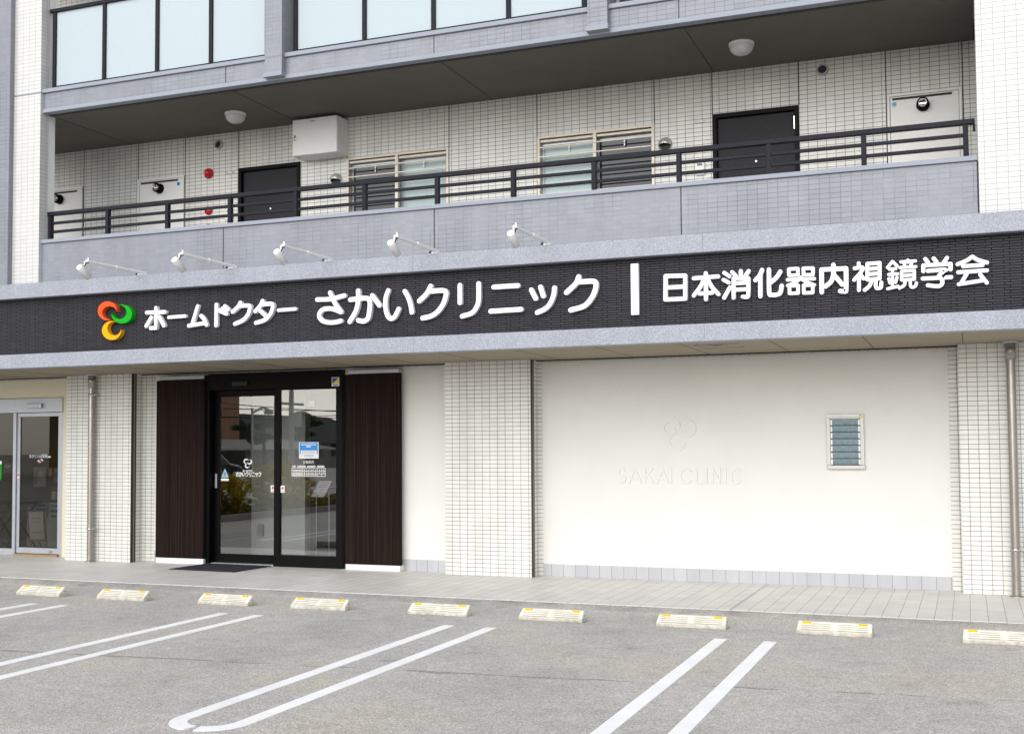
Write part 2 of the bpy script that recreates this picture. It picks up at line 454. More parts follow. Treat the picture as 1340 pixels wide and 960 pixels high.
def leaf_mat(name, a, b_, c_):
    m, nt, b = mat_base(name, a, 0.6, 0, 0.3)
    g = nd(nt, 'ShaderNodeNewGeometry')
    c = ramp(nt, noise(nt, g.outputs['Position'], 5.0, 3), (0.35, a), (0.52, b_), (0.68, c_))
    nt.links.new(c, b.inputs['Base Color'])
    tl = nd(nt, 'ShaderNodeBsdfTranslucent'); nt.links.new(c, tl.inputs['Color'])
    mx = nd(nt, 'ShaderNodeMixShader'); mx.inputs[0].default_value = 0.5
    nt.links.new(b.outputs[0], mx.inputs[1]); nt.links.new(tl.outputs[0], mx.inputs[2])
    nt.links.new(mx.outputs[0], nt.nodes['Material Output'].inputs[0])
    return m
GOLDLEAF = leaf_mat('golden_leaf', (0.22, 0.19, 0.015), (0.48, 0.36, 0.02), (0.62, 0.46, 0.03))
HEDGELEAF = leaf_mat('hedge_leaf', (0.10, 0.095, 0.012), (0.24, 0.17, 0.015), (0.34, 0.22, 0.02))
PINELEAF = leaf_mat('pine_needle', (0.02, 0.045, 0.012), (0.04, 0.085, 0.02), (0.06, 0.11, 0.025))
BARK = plain('bark', (0.09, 0.07, 0.055), 0.9, var=0.3, scale=20)
ROOFTILE = tile_mat('roof_tile', (0.07, 0.072, 0.076), (0.05, 0.052, 0.055), (0.02, 0.02, 0.02), 0.27, 0.24, 0.02, 0.8, spec=0.1)
FLOORBOUNCE = plain('corridor_floor_bounce', (0.58, 0.57, 0.54), 0.7, var=0.06)  # unseen floor, made pale to bounce light into the corridor
CONCRETE = plain('weathered_concrete', (0.32, 0.30, 0.27), 0.9, var=0.3, scale=1.2, bmp=0.3)
BROWNBRICK = tile_mat('brown_cladding', (0.42, 0.20, 0.09), (0.36, 0.17, 0.08), (0.08, 0.045, 0.03), 0.6, 0.12, 0.012, 0.6)
POLEGREY = plain('pole_concrete', (0.42, 0.42, 0.40), 0.8, var=0.1)
CARPAINT = plain('car_paint', (0.03, 0.035, 0.045), 0.2, 0.3)
RUBBER = plain('rubber', (0.015, 0.015, 0.015), 0.8)
BIKEBLUE = plain('lane_blue', (0.03, 0.16, 0.42), 0.7)

# stroke centre lines of the sign characters on the band, in metres (x, z): group, name, stroke width, strokes
STROKES = [('a','ho',0.047,[[(-4.882,3.253),(-4.883,3.027),(-4.906,3.014),(-4.956,3.011)],[(-5.018,3.202),(-4.752,3.197)],[(-4.951,3.14),(-5.024,3.04)],[(-4.833,3.143),(-4.766,3.035)]]),
('a','bar',0.042,[[(-4.696,3.13),(-4.459,3.134)]]),
('a','mu',0.047,[[(-4.28,3.243),(-4.358,3.029)],[(-4.406,3.015),(-4.172,3.038)],[(-4.231,3.127),(-4.187,3.082),(-4.153,3.014)]]),
('a','do',0.047,[[(-4.015,3.248),(-4.017,3.002)],[(-3.993,3.182),(-3.872,3.132)],[(-3.931,3.2),(-3.882,3.16)],[(-3.898,3.225),(-3.848,3.184)]]),
('a','ku',0.047,[[(-3.679,3.254),(-3.712,3.206),(-3.787,3.152)],[(-3.701,3.217),(-3.569,3.215),(-3.547,3.201),(-3.553,3.161),(-3.574,3.11),(-3.64,3.048),(-3.753,3.009)]]),
('a','ta',0.047,[[(-3.374,3.259),(-3.406,3.205),(-3.474,3.143)],[(-3.384,3.219),(-3.26,3.22),(-3.237,3.205),(-3.241,3.159),(-3.276,3.092),(-3.351,3.035),(-3.465,3.008)],[(-3.403,3.144),(-3.33,3.083)]]),
('a','bar',0.042,[[(-3.161,3.14),(-2.936,3.144)]]),
('b','sa',0.053,[[(-2.648,3.236),(-2.469,3.234),(-2.297,3.263)],[(-2.481,3.306),(-2.417,3.182),(-2.34,3.079)],[(-2.34,3.079),(-2.41,3.107),(-2.483,3.126),(-2.565,3.121),(-2.612,3.089),(-2.621,3.041),(-2.582,2.994),(-2.505,2.97),(-2.417,2.967),(-2.344,2.979)]]),
('b','ka',0.053,[[(-2.119,3.308),(-2.119,3.199),(-2.148,3.085),(-2.227,2.966)],[(-2.22,3.213),(-2.032,3.22),(-1.982,3.198),(-1.972,3.128),(-1.989,3.014),(-2.015,2.977),(-2.061,2.962),(-2.119,2.976)],[(-1.943,3.245),(-1.853,3.131)]]),
('b','i',0.053,[[(-1.744,3.29),(-1.775,3.207),(-1.777,3.099),(-1.754,3.015),(-1.712,2.975),(-1.663,2.996),(-1.616,3.078)],[(-1.54,3.27),(-1.497,3.198),(-1.467,3.109),(-1.454,3.033)]]),
('b','ku',0.053,[[(-1.224,3.309),(-1.272,3.23),(-1.362,3.153)],[(-1.238,3.253),(-1.087,3.254),(-1.041,3.236),(-1.044,3.187),(-1.074,3.107),(-1.143,3.024),(-1.225,2.98),(-1.321,2.964)]]),
('b','ri',0.053,[[(-0.876,3.299),(-0.877,3.109)],[(-0.656,3.304),(-0.657,3.138),(-0.675,3.065),(-0.733,2.993),(-0.851,2.962)]]),
('b','ni',0.053,[[(-0.481,3.257),(-0.204,3.257)],[(-0.518,2.999),(-0.171,3.003)]]),
('b','tsu',0.053,[[(-0.053,3.202),(-0.005,3.11)],[(0.05,3.227),(0.081,3.132)],[(0.206,3.209),(0.195,3.133),(0.157,3.049),(0.097,2.993),(0.012,2.96)]]),
('b','ku',0.053,[[(0.475,3.311),(0.438,3.238),(0.338,3.154)],[(0.458,3.256),(0.615,3.256),(0.658,3.235),(0.653,3.167),(0.613,3.084),(0.531,3.004),(0.383,2.968)]]),
('c','nichi',0.043,[[(1.394,3.263),(1.595,3.255)],[(1.595,3.255),(1.592,3.023)],[(1.394,3.263),(1.389,3.025)],[(1.389,3.025),(1.592,3.023)],[(1.392,3.146),(1.593,3.145)]]),
('c','hon',0.041,[[(1.681,3.223),(1.926,3.227)],[(1.802,3.268),(1.801,3.007)],[(1.791,3.221),(1.747,3.136),(1.679,3.05)],[(1.815,3.219),(1.86,3.13),(1.926,3.051)],[(1.739,3.066),(1.862,3.068)]]),
('c','sho',0.038,[[(1.988,3.26),(2.038,3.222)],[(1.98,3.191),(2.029,3.161)],[(2.041,3.111),(1.982,3.012)],[(2.066,3.262),(2.102,3.222)],[(2.151,3.268),(2.15,3.202)],[(2.228,3.263),(2.194,3.216)],[(2.079,3.198),(2.076,3.007)],[(2.079,3.198),(2.225,3.192)],[(2.225,3.192),(2.22,3.029),(2.203,3.009),(2.166,3.013)],[(2.078,3.15),(2.222,3.15)],[(2.077,3.086),(2.221,3.086)]]),
('c','ka',0.041,[[(2.359,3.265),(2.334,3.213),(2.293,3.168)],[(2.341,3.216),(2.338,3.009)],[(2.425,3.266),(2.424,3.043),(2.446,3.016),(2.507,3.017),(2.532,3.037),(2.545,3.099)],[(2.534,3.238),(2.499,3.187),(2.444,3.14)]]),
('c','ki',0.034,[[(2.615,3.258),(2.702,3.257)],[(2.702,3.257),(2.701,3.195)],[(2.615,3.258),(2.617,3.196)],[(2.617,3.196),(2.701,3.195)],[(2.753,3.256),(2.845,3.253)],[(2.845,3.253),(2.842,3.19)],[(2.753,3.256),(2.755,3.192)],[(2.755,3.192),(2.842,3.19)],[(2.618,3.095),(2.7,3.094)],[(2.7,3.094),(2.699,3.019)],[(2.618,3.095),(2.618,3.021)],[(2.618,3.021),(2.699,3.019)],[(2.753,3.092),(2.84,3.091)],[(2.84,3.091),(2.837,3.017)],[(2.753,3.092),(2.754,3.017)],[(2.754,3.017),(2.837,3.017)],[(2.601,3.155),(2.854,3.151)],[(2.727,3.172),(2.677,3.126),(2.602,3.099)],[(2.753,3.141),(2.797,3.113),(2.853,3.091)]]),
('c','nai',0.042,[[(2.925,3.233),(2.923,3.016)],[(2.925,3.233),(3.152,3.231)],[(3.152,3.231),(3.148,3.028),(3.133,3.013),(3.094,3.017)],[(3.036,3.272),(3.035,3.186),(3.014,3.118),(2.959,3.069)],[(3.048,3.166),(3.113,3.08)]]),
('c','shi',0.034,[[(3.269,3.273),(3.268,3.241)],[(3.23,3.227),(3.306,3.229),(3.284,3.183),(3.224,3.116)],[(3.269,3.15),(3.266,3.016)],[(3.291,3.154),(3.31,3.124)],[(3.347,3.263),(3.459,3.265)],[(3.459,3.265),(3.456,3.116)],[(3.347,3.263),(3.344,3.113)],[(3.344,3.113),(3.456,3.116)],[(3.346,3.213),(3.458,3.215)],[(3.345,3.163),(3.457,3.166)],[(3.383,3.103),(3.363,3.053),(3.318,3.015)],[(3.42,3.109),(3.42,3.04),(3.438,3.024),(3.465,3.033),(3.471,3.078)]]),
('c','kyo',0.029,[[(3.574,3.27),(3.528,3.216)],[(3.574,3.27),(3.614,3.227)],[(3.544,3.199),(3.603,3.201)],[(3.537,3.15),(3.618,3.151)],[(3.573,3.199),(3.569,3.024)],[(3.539,3.111),(3.546,3.071)],[(3.612,3.118),(3.598,3.073)],[(3.526,3.015),(3.62,3.033)],[(3.711,3.275),(3.71,3.253)],[(3.649,3.262),(3.779,3.263)],[(3.678,3.243),(3.685,3.22)],[(3.744,3.245),(3.736,3.221)],[(3.639,3.209),(3.781,3.209)],[(3.653,3.172),(3.767,3.174)],[(3.767,3.174),(3.765,3.092)],[(3.653,3.172),(3.652,3.091)],[(3.652,3.091),(3.765,3.092)],[(3.652,3.131),(3.766,3.133)],[(3.685,3.085),(3.674,3.041),(3.631,3.015)],[(3.728,3.086),(3.73,3.034),(3.748,3.017),(3.774,3.029),(3.782,3.057)]]),
('c','gaku',0.036,[[(3.866,3.274),(3.889,3.241)],[(3.939,3.275),(3.963,3.242)],[(4.055,3.273),(4.025,3.229)],[(3.846,3.162),(3.847,3.216)],[(3.847,3.216),(4.085,3.215)],[(4.085,3.215),(4.083,3.164)],[(3.885,3.163),(4.036,3.164),(4.028,3.143),(3.981,3.112),(4.006,3.078),(4.008,3.038),(3.984,3.016),(3.937,3.018),(3.883,3.028)],[(3.839,3.093),(4.087,3.092)]]),
('c','kai',0.036,[[(4.273,3.27),(4.221,3.236),(4.145,3.208)],[(4.273,3.27),(4.323,3.235),(4.397,3.207)],[(4.191,3.187),(4.358,3.187)],[(4.149,3.133),(4.394,3.136)],[(4.224,3.12),(4.17,3.027)],[(4.151,3.022),(4.361,3.046)],[(4.337,3.1),(4.391,3.022)]])]
EMBLEM = {'o':[(-5.566,3.131),(-5.589,3.131),(-5.612,3.133),(-5.634,3.139),(-5.655,3.147),(-5.675,3.158),(-5.692,3.171),(-5.707,3.186),(-5.719,3.203),(-5.727,3.22),(-5.733,3.239),(-5.734,3.257),(-5.732,3.276),(-5.727,3.293),(-5.718,3.31),(-5.706,3.325),(-5.691,3.338),(-5.673,3.349),(-5.653,3.357),(-5.632,3.363),(-5.61,3.366),(-5.587,3.366),(-5.564,3.363),(-5.542,3.357),(-5.521,3.348),(-5.502,3.338),(-5.484,3.324),(-5.47,3.31),(-5.458,3.293),(-5.45,3.276),(-5.444,3.257),(-5.442,3.228),(-5.446,3.241),(-5.453,3.253),(-5.462,3.264),(-5.474,3.275),(-5.487,3.284),(-5.502,3.291),(-5.519,3.297),(-5.536,3.301),(-5.554,3.303),(-5.572,3.303),(-5.589,3.301),(-5.606,3.298),(-5.621,3.292),(-5.635,3.285),(-5.647,3.276),(-5.656,3.265),(-5.663,3.254),(-5.668,3.242),(-5.669,3.229),(-5.668,3.217),(-5.664,3.204),(-5.657,3.192),(-5.648,3.18),(-5.636,3.17),(-5.623,3.161),(-5.608,3.153),(-5.591,3.148),(-5.574,3.144),(-5.556,3.142),(-5.538,3.142)],
'g':[(-5.398,3.315),(-5.373,3.316),(-5.349,3.313),(-5.325,3.308),(-5.303,3.3),(-5.282,3.29),(-5.263,3.278),(-5.247,3.263),(-5.234,3.247),(-5.224,3.23),(-5.218,3.212),(-5.215,3.194),(-5.216,3.176),(-5.222,3.159),(-5.23,3.142),(-5.242,3.127),(-5.257,3.114),(-5.275,3.103),(-5.296,3.094),(-5.318,3.088),(-5.341,3.085),(-5.365,3.084),(-5.39,3.086),(-5.413,3.091),(-5.436,3.099),(-5.457,3.109),(-5.476,3.121),(-5.493,3.136),(-5.506,3.152),(-5.516,3.169),(-5.522,3.187),(-5.52,3.216),(-5.516,3.203),(-5.508,3.19),(-5.499,3.178),(-5.487,3.168),(-5.473,3.158),(-5.458,3.151),(-5.442,3.145),(-5.425,3.141),(-5.407,3.14),(-5.39,3.14),(-5.373,3.143),(-5.357,3.147),(-5.342,3.154),(-5.329,3.162),(-5.318,3.172),(-5.309,3.183),(-5.303,3.195),(-5.3,3.208),(-5.299,3.222),(-5.3,3.235),(-5.305,3.248),(-5.312,3.261),(-5.322,3.273),(-5.333,3.283),(-5.347,3.292),(-5.362,3.3),(-5.378,3.306),(-5.395,3.31),(-5.413,3.311),(-5.43,3.311)],
'y':[(-5.479,3.114),(-5.502,3.119),(-5.526,3.121),(-5.549,3.121),(-5.572,3.117),(-5.594,3.11),(-5.613,3.101),(-5.63,3.089),(-5.645,3.074),(-5.656,3.058),(-5.664,3.041),(-5.668,3.022),(-5.668,3.003),(-5.664,2.984),(-5.656,2.966),(-5.645,2.949),(-5.631,2.933),(-5.614,2.919),(-5.594,2.908),(-5.572,2.899),(-5.55,2.893),(-5.526,2.889),(-5.503,2.889),(-5.48,2.892),(-5.458,2.898),(-5.438,2.907),(-5.42,2.919),(-5.405,2.932),(-5.393,2.948),(-5.384,2.965),(-5.379,2.983),(-5.384,3.01),(-5.387,2.997),(-5.393,2.984),(-5.402,2.972),(-5.413,2.962),(-5.425,2.954),(-5.439,2.947),(-5.455,2.943),(-5.471,2.941),(-5.488,2.941),(-5.505,2.943),(-5.521,2.948),(-5.536,2.954),(-5.55,2.963),(-5.562,2.973),(-5.572,2.984),(-5.58,2.997),(-5.585,3.011),(-5.588,3.025),(-5.588,3.039),(-5.585,3.052),(-5.58,3.065),(-5.572,3.077),(-5.562,3.088),(-5.55,3.097),(-5.536,3.104),(-5.52,3.109),(-5.504,3.111),(-5.488,3.112),(-5.471,3.11),(-5.455,3.106)]}
EMBLEM2 = {'o':[(0.989,1.67),(0.969,1.669),(0.95,1.671),(0.931,1.676),(0.913,1.683),(0.896,1.692),(0.882,1.704),(0.869,1.718),(0.86,1.733),(0.853,1.749),(0.849,1.766),(0.848,1.784),(0.85,1.801),(0.855,1.818),(0.863,1.834),(0.874,1.848),(0.887,1.861),(0.902,1.872),(0.919,1.881),(0.938,1.887),(0.957,1.89),(0.976,1.891),(0.996,1.889),(1.015,1.884),(1.033,1.877),(1.049,1.868),(1.064,1.856),(1.076,1.842),(1.085,1.827),(1.092,1.811),(1.096,1.794),(1.102,1.769),(1.099,1.781),(1.094,1.793),(1.086,1.803),(1.076,1.813),(1.065,1.821),(1.052,1.828),(1.038,1.833),(1.023,1.837),(1.008,1.838),(0.993,1.837),(0.978,1.835),(0.963,1.831),(0.95,1.825),(0.938,1.817),(0.927,1.808),(0.919,1.797),(0.913,1.786),(0.909,1.774),(0.907,1.762),(0.908,1.75),(0.911,1.737),(0.917,1.726),(0.924,1.715),(0.934,1.705),(0.945,1.697),(0.958,1.69),(0.972,1.685),(0.987,1.682),(1.003,1.681),(1.018,1.681)],
'g':[(1.136,1.862),(1.155,1.863),(1.175,1.862),(1.194,1.858),(1.212,1.852),(1.228,1.843),(1.243,1.831),(1.256,1.818),(1.266,1.804),(1.273,1.788),(1.278,1.771),(1.279,1.754),(1.278,1.736),(1.274,1.72),(1.266,1.704),(1.256,1.689),(1.244,1.676),(1.229,1.664),(1.213,1.655),(1.195,1.649),(1.176,1.644),(1.157,1.643),(1.137,1.644),(1.118,1.648),(1.1,1.655),(1.084,1.664),(1.069,1.675),(1.056,1.688),(1.046,1.703),(1.038,1.719),(1.034,1.735),(1.03,1.762),(1.034,1.75),(1.04,1.738),(1.047,1.727),(1.057,1.718),(1.068,1.709),(1.08,1.703),(1.093,1.698),(1.107,1.695),(1.121,1.694),(1.136,1.695),(1.15,1.698),(1.163,1.703),(1.175,1.71),(1.186,1.718),(1.195,1.728),(1.203,1.739),(1.208,1.751),(1.211,1.763),(1.212,1.776),(1.211,1.788),(1.208,1.801),(1.202,1.812),(1.195,1.823),(1.185,1.833),(1.174,1.841),(1.162,1.848),(1.149,1.853),(1.135,1.856),(1.12,1.857),(1.106,1.856)],
'y':[(1.072,1.687),(1.052,1.691),(1.033,1.692),(1.013,1.691),(0.994,1.687),(0.976,1.68),(0.959,1.671),(0.944,1.659),(0.932,1.646),(0.922,1.631),(0.915,1.615),(0.911,1.598),(0.911,1.581),(0.914,1.564),(0.92,1.548),(0.929,1.532),(0.94,1.519),(0.954,1.507),(0.971,1.497),(0.988,1.49),(1.007,1.485),(1.027,1.483),(1.047,1.483),(1.066,1.487),(1.085,1.493),(1.102,1.502),(1.117,1.512),(1.13,1.525),(1.14,1.54),(1.148,1.555),(1.152,1.572),(1.153,1.593),(1.15,1.581),(1.144,1.569),(1.136,1.558),(1.126,1.548),(1.115,1.54),(1.102,1.534),(1.088,1.529),(1.073,1.527),(1.058,1.526),(1.043,1.528),(1.029,1.531),(1.016,1.537),(1.004,1.544),(0.993,1.553),(0.984,1.564),(0.977,1.575),(0.973,1.587),(0.971,1.6),(0.971,1.613),(0.974,1.625),(0.979,1.637),(0.986,1.648),(0.996,1.658),(1.007,1.667),(1.019,1.674),(1.033,1.679),(1.048,1.682),(1.063,1.683),(1.077,1.682),(1.092,1.679)]}

# ------------------------------------------------------------------ ground and pavement
g = MB(); g.add([(-300, -300, -0.04), (300, -300, -0.04), (300, 300, -0.04), (-300, 300, -0.04)], [(0, 1, 2, 3)])
tag(g.build('asphalt_lot', ASPHALT), kind='structure')
p = MB(); p.prism_x([(6.0, -0.2), (6.0, 0.0), (-1.935, 0.0), (-1.946, -0.004), (-1.95, -0.014), (-1.95, -0.2)], -16.0, 10.0)
tag(p.build('pavement', PAVE_TILE), kind='structure')
fl_ = MB(); fl_.prism_x([(-1.951, -0.2), (-1.951, -0.007), (-2.02, -0.018), (-2.22, -0.0395), (-2.3, -0.2)], -16.0, 10.0)
tag(fl_.build('asphalt_edge', ASPHALT), kind='structure')
for x0, x1, y0, y1 in ((2.0575, 2.0645, -1.948, 0.2), (-4.345, -4.333, -0.55, 0.14)):
    tag(MB().box(x0, x1, y0, y1, -0.01, 0.0015).build('pavement_joint', INK), kind='structure')
def smooth_pts(pts, sub=8):
    if len(pts) < 3: return [Vector(q) for q in pts]
    P = [Vector(q) for q in pts]; out = []
    for i in range(len(P) - 1):
        p0 = P[i - 1] if i else P[i] * 2 - P[i + 1]
        p1, p2 = P[i], P[i + 1]
        p3 = P[i + 2] if i + 2 < len(P) else P[i + 1] * 2 - P[i]
        for k in range(sub):
            t = k / sub
            out.append(0.5 * ((2 * p1) + (p2 - p0) * t + (2 * p0 - 5 * p1 + 4 * p2 - p3) * t * t + (3 * p1 - p0 - 3 * p2 + p3) * t ** 3))
    out.append(P[-1])
    return out

def stroke_outline(pts, w, sub=8, capn=7, square=False):
    P = smooth_pts([Vector((q[0], q[1])) for q in pts], sub)
    h = w / 2; L = []; Rr = []
    for i, q in enumerate(P):
        a = P[max(i - 1, 0)]; b = P[min(i + 1, len(P) - 1)]
        d = (b - a).normalized(); n = Vector((-d.y, d.x))
        L.append(q + n * h); Rr.append(q - n * h)
    out = list(L)
    def cap(c, d):
        n = Vector((-d.y, d.x))
        return [c + n * (h * math.cos(t)) + d * (h * math.sin(t)) for t in [math.pi * k / capn for k in range(1, capn)]]
    if not square: out += cap(P[-1], (P[-1] - P[-2]).normalized())
    out += Rr[::-1]
    if not square: out += cap(P[0], (P[0] - P[1]).normalized())
    return [(q.x, q.y) for q in out]

# painted hairpin lines between the bays
def hairpin(xl, xr, ytop, ybot, gap=False):
    m = MB(); w = 0.105; z0, z1 = -0.06, -0.036
    r = (xr - xl) / 2; cx = (xl + xr) / 2
    def arc(a0, a1, n=14):
        return [(cx + r * math.cos(math.radians(a0 + (a1 - a0) * k / n)), ybot + r * math.sin(math.radians(a0 + (a1 - a0) * k / n))) for k in range(n + 1)]
    if gap:
        l1 = [(xl, ytop), (xl, ybot)] + arc(180, 264)[1:]
        l2 = [(xr, ytop), (xr, ybot + 0.05)] + arc(0, -82)[1:]
        polys = [l1, l2]
    else:
        polys = [[(xl, ytop), (xl, ybot)] + arc(180, 360)[1:] + [(xr, ytop)]]
    for pl in polys:
        m.prism_z(stroke_outline(pl, w, sub=1, square=True), z0, z1)
    tag(m.build('parking_line', LINEPAINT), kind='structure')
hairpin(-7.250, -6.850, -3.55, -7.35)
hairpin(-4.865, -4.465, -3.53, -7.35)
hairpin(-2.555, -2.155, -3.48, -7.35)
hairpin(-0.165, 0.245, -3.47, -7.24, True)
hairpin(2.262, 2.667, -3.40, -7.35)
hairpin(4.630, 5.030, -3.40, -7.35)

# ------------------------------------------------------------------ the building
B = tag(empty('clinic_building'), 'pale tiled clinic and flats building with an open upper corridor and a black sign band', 'building')
def part(name, mb, mat, parent=None, bevel=0.0, seg=1, label=None, kind=None):
    o = mb.build(name, mat, parent or B, bevel, seg)
    if label: o['label'] = label
    if kind: o['kind'] = kind
    return o

# ground floor pillars
for a, b in ((-7.69, -6.56), (-1.797, -0.669), (4.117, 6.30)):
    pl = part('pillar', MB().box(a, b, 0.0, 0.24, 0.0, 2.60), WHITE_TILE_SHADED)
for x in (-6.56, -0.669):
    m = MB(); m.box(x, x + 0.004, 0.004, 0.05, 0.0, 2.6); m.box(x, x + 0.004, 0.072, 0.105, 0.0, 2.6)
    s = part('sealant_joint', m, SEAL)
    part('sealant_bead', MB().box(x, x + 0.007, 0.05, 0.072, 0.0, 2.6), BRASS, s)
# ground floor walls at y = 0.24
ENT = (-5.475, -3.325, 0.0, 2.56)
m = MB(); wall_mesh(m, -6.56, -1.797, 2.575, 2.60, 0.240, 0.44, [ENT])
m.box(-0.669, 4.117, 0.240, 0.44, 2.575, 2.60); m.box(-7.69, -12.0, 0.240, 0.44, 2.575, 2.60)
m.box(-0.669, -0.605, 0.240, 0.44, 0.0, 2.575); m.box(4.012, 4.117, 0.240, 0.44, 0.0, 2.575); m.box(-6.56, -6.335, 0.240, 0.44, 0.0, 2.575)
part('tile_surround', m, WHITE_TILE_SHADED)
WIN = (2.742, 3.140, 1.292, 1.892)
m = MB(); wall_mesh(m, -0.605, 4.012, 0.145, 2.575, 0.236, 0.44, [WIN]); part('stucco_wall', m, STUCCO)
m = MB(); m.box(-0.605, 4.012, 0.228, 0.44, 0.0, 0.145); part('skirting', m, SKIRT_TILE)
m = MB(); m.box(-6.335, -5.475, 0.236, 0.44, 0.145, 2.575); part('stucco_wall', m, STUCCO)
m = MB(); m.box(-6.335, -5.475, 0.228, 0.44, 0.0, 0.145); part('skirting', m, SKIRT_TILE)
m = MB(); m.box(-3.325, -1.797, 0.236, 0.44, 0.145, 2.575); part('stucco_wall', m, STUCCO)
m = MB(); m.box(-3.325, -1.797, 0.228, 0.44, 0.0, 0.145); part('skirting', m, SKIRT_TILE)
m = MB(); m.box(-12.0, -7.69, 0.36, 0.60, 2.32, 2.60); m.box(-8.08, -7.69, 0.36, 0.60, 0.0, 2.32); part('cream_wall', m, CREAM)
m = MB(); m.box(6.3, 9.0, 0.236, 0.44, 0.0, 2.60); part('stucco_wall', m, STUCCO)
for a, b in ((-12.0, -7.69), (-6.56, -1.797), (-0.669, 4.117)): part('ceiling_gap', MB().box(a, b, 0.205, 0.2385, 2.588, 2.6), SEAL)

# soffit over the pavement
sf = part('soffit', MB().box(-14.0, 9.0, -1.52, 0.5, 2.601, 2.66), SOFFIT)
x = 4.17
while x > -9.5:
    part('board_joint', MB().box(x - 0.004, x + 0.004, -1.50, 0.236, 2.599, 2.605), SEAL, sf); x -= 0.905
for cx in (1.78, -4.07):
    m = MB()
    a, b, c, d = cx - 0.23, cx + 0.23, -1.08, -0.62
    for q in ((a, b, c, c + 0.006), (a, b, d - 0.006, d), (a, a + 0.006, c + 0.006, d - 0.006), (b - 0.006, b, c + 0.006, d - 0.006)):
        m.box(q[0], q[1], q[2], q[3], 2.597, 2.605)
    part('access_hatch', m, INK, sf)

# sign band: granite, dark tile, granite coping
fb = part('granite_band', MB().box(-14.0, 9.0, -1.65, -1.50, 2.585, 2.762), GRANITE, bevel=0.004)
ft = part('sign_band', MB().box(-14.0, 9.0, -1.56, -1.40, 2.762, 3.47), DARK_TILE)
fc = part('granite_coping', MB().box(-14.0, 9.0, -1.665, -1.20, 3.470, 3.657), GRANITE, bevel=0.004)
for o, z0, z1, y in ((fb, 2.589, 2.758, -1.651), (fc, 3.474, 3.6575, -1.666)):
    for x in (-7.87, -4.65, -1.41, 1.79): part('stone_joint', MB().box(x - 0.0035, x + 0.0035, y, y + 0.04, z0, z1), INK, o)

# upper columns
m = MB(); m.box(-7.242, -6.80, -1.50, -1.36, 3.657, 9.0); lc = part('white_column', m, WHITE_TILE_SUNLIT)
part('column_return', MB().box(-7.20, -6.806, -1.36, -1.235, 3.657, 9.0), WHITEPAINT, lc)
m = MB(); m.box(-7.2425, -6.7985, -1.502, -1.36, 6.128, 6.146); part('column_joint', m, INK, lc)
rc = part('white_column', MB().box(4.347, 9.0, -1.50, -0.9, 3.657, 9.0), WHITE_TILE_SUNLIT)
gw = part('grey_wing', MB().box(-7.95, -7.243, -1.572, -1.25, 3.657, 9.0), GREY_TILE)
m = MB(); m.box(-7.952, -7.2415, -1.574, -1.3, 6.122, 6.140); part('column_joint', m, INK, gw)

# corridor parapet
pp = part('parapet', MB().box(-6.80, 4.332, -1.45, -1.25, 3.60, 4.186), GREY_TILE)
part('coping', MB().box(-6.815, 4.338, -1.475, -1.215, 4.190, 4.236), CAPMETAL, pp, bevel=0.004)
for x in (-4.03, -1.25, 1.527): part('expansion_joint', MB().box(x - 0.006, x + 0.006, -1.4515, -1.44, 3.60, 4.186), SEAL, pp)
part('expansion_joint', MB().box(4.332, 4.347, -1.447, -1.25, 3.60, 4.19), SEAL, pp)
part('corridor_floor', MB().box(-14.0, 4.347, -1.25, 0.24, 3.15, 3.30), FLOORBOUNCE)
# floor slab above the corridor
sl = part('corridor_ceiling', MB().box(-14.0, 4.347, -1.36, 0.44, 5.88, 6.08), CEIL)
for x in (-6.78, -4.0, -1.225, 1.55): part('ceiling_joint', MB().box(x - 0.005, x + 0.005, -1.30, 0.238, 5.877, 5.885), SEAL, sl)
part('drip_groove', MB().box(-6.80, 4.347, -1.361, -1.315, 5.872, 5.8795), SEAL, sl)
eb = part('slab_edge', MB().box(-6.80, 4.347, -1.45, -1.362, 5.936, 6.134), GREY_TILE)
part('edge_lip', MB().box(-6.80, 4.347, -1.472, -1.362, 5.880, 5.930), CAPMETAL, eb, bevel=0.003)
part('edge_shadow_gap', MB().box(-6.80, 4.347, -1.44, -1.362, 5.930, 5.936), SEAL, eb)
part('coping', MB().box(-6.80, 4.347, -1.478, -1.18, 6.138, 6.188), CAPMETAL, eb, bevel=0.004)
for x in (-4.01, -1.247, 1.53): part('expansion_joint', MB().box(x - 0.005, x + 0.005, -1.4515, -1.44, 5.936, 6.134), SEAL, eb)
for a, b in ((-3.402, -3.170), (0.572, 0.790)):
    pr = part('grey_pier', MB().box(a, b, -1.535, -1.20, 5.962, 9.0), GREY_TILE)
    part('edge_lip', MB().box(a - 0.012, b + 0.012, -1.558, -1.37, 5.900, 5.955), CAPMETAL, pr, bevel=0.003)
    part('column_joint', MB().box(a - 0.001, b + 0.001, -1.537, -1.3, 6.134, 6.150), INK, pr)
part('white_column', MB().box(0.50, 0.93, -1.195, -0.95, 6.19, 9.0), WHITE_TILE_SUNLIT)
part('upper_floor', MB().box(-14.0, 4.347, -1.18, 0.24, 6.081, 6.12), CONCRETE)
part('upper_wall', MB().box(-14.0, 9.0, 0.24, 0.44, 6.121, 9.0), WHITE_TILE_SHADED)
part('roof_slab', MB().box(-14.0, 9.0, -1.6, 6.0, 9.0, 9.25), CEIL)
m = MB(); m.box(-14.0, 9.0, 5.7, 5.9, 0.0, 9.0); m.box(-14.2, -14.0, -1.5, 5.9, 0.0, 9.0); m.box(9.0, 9.2, -1.5, 5.9, 2.6, 9.0); m.box(9.0, 9.2, 0.24, 5.9, 0.0, 2.6)
part('rear_wall', m, CONCRETE)
part('parapet', MB().box(-14.0, -7.95, -1.45, -1.25, 3.60, 4.23), GREY_TILE)
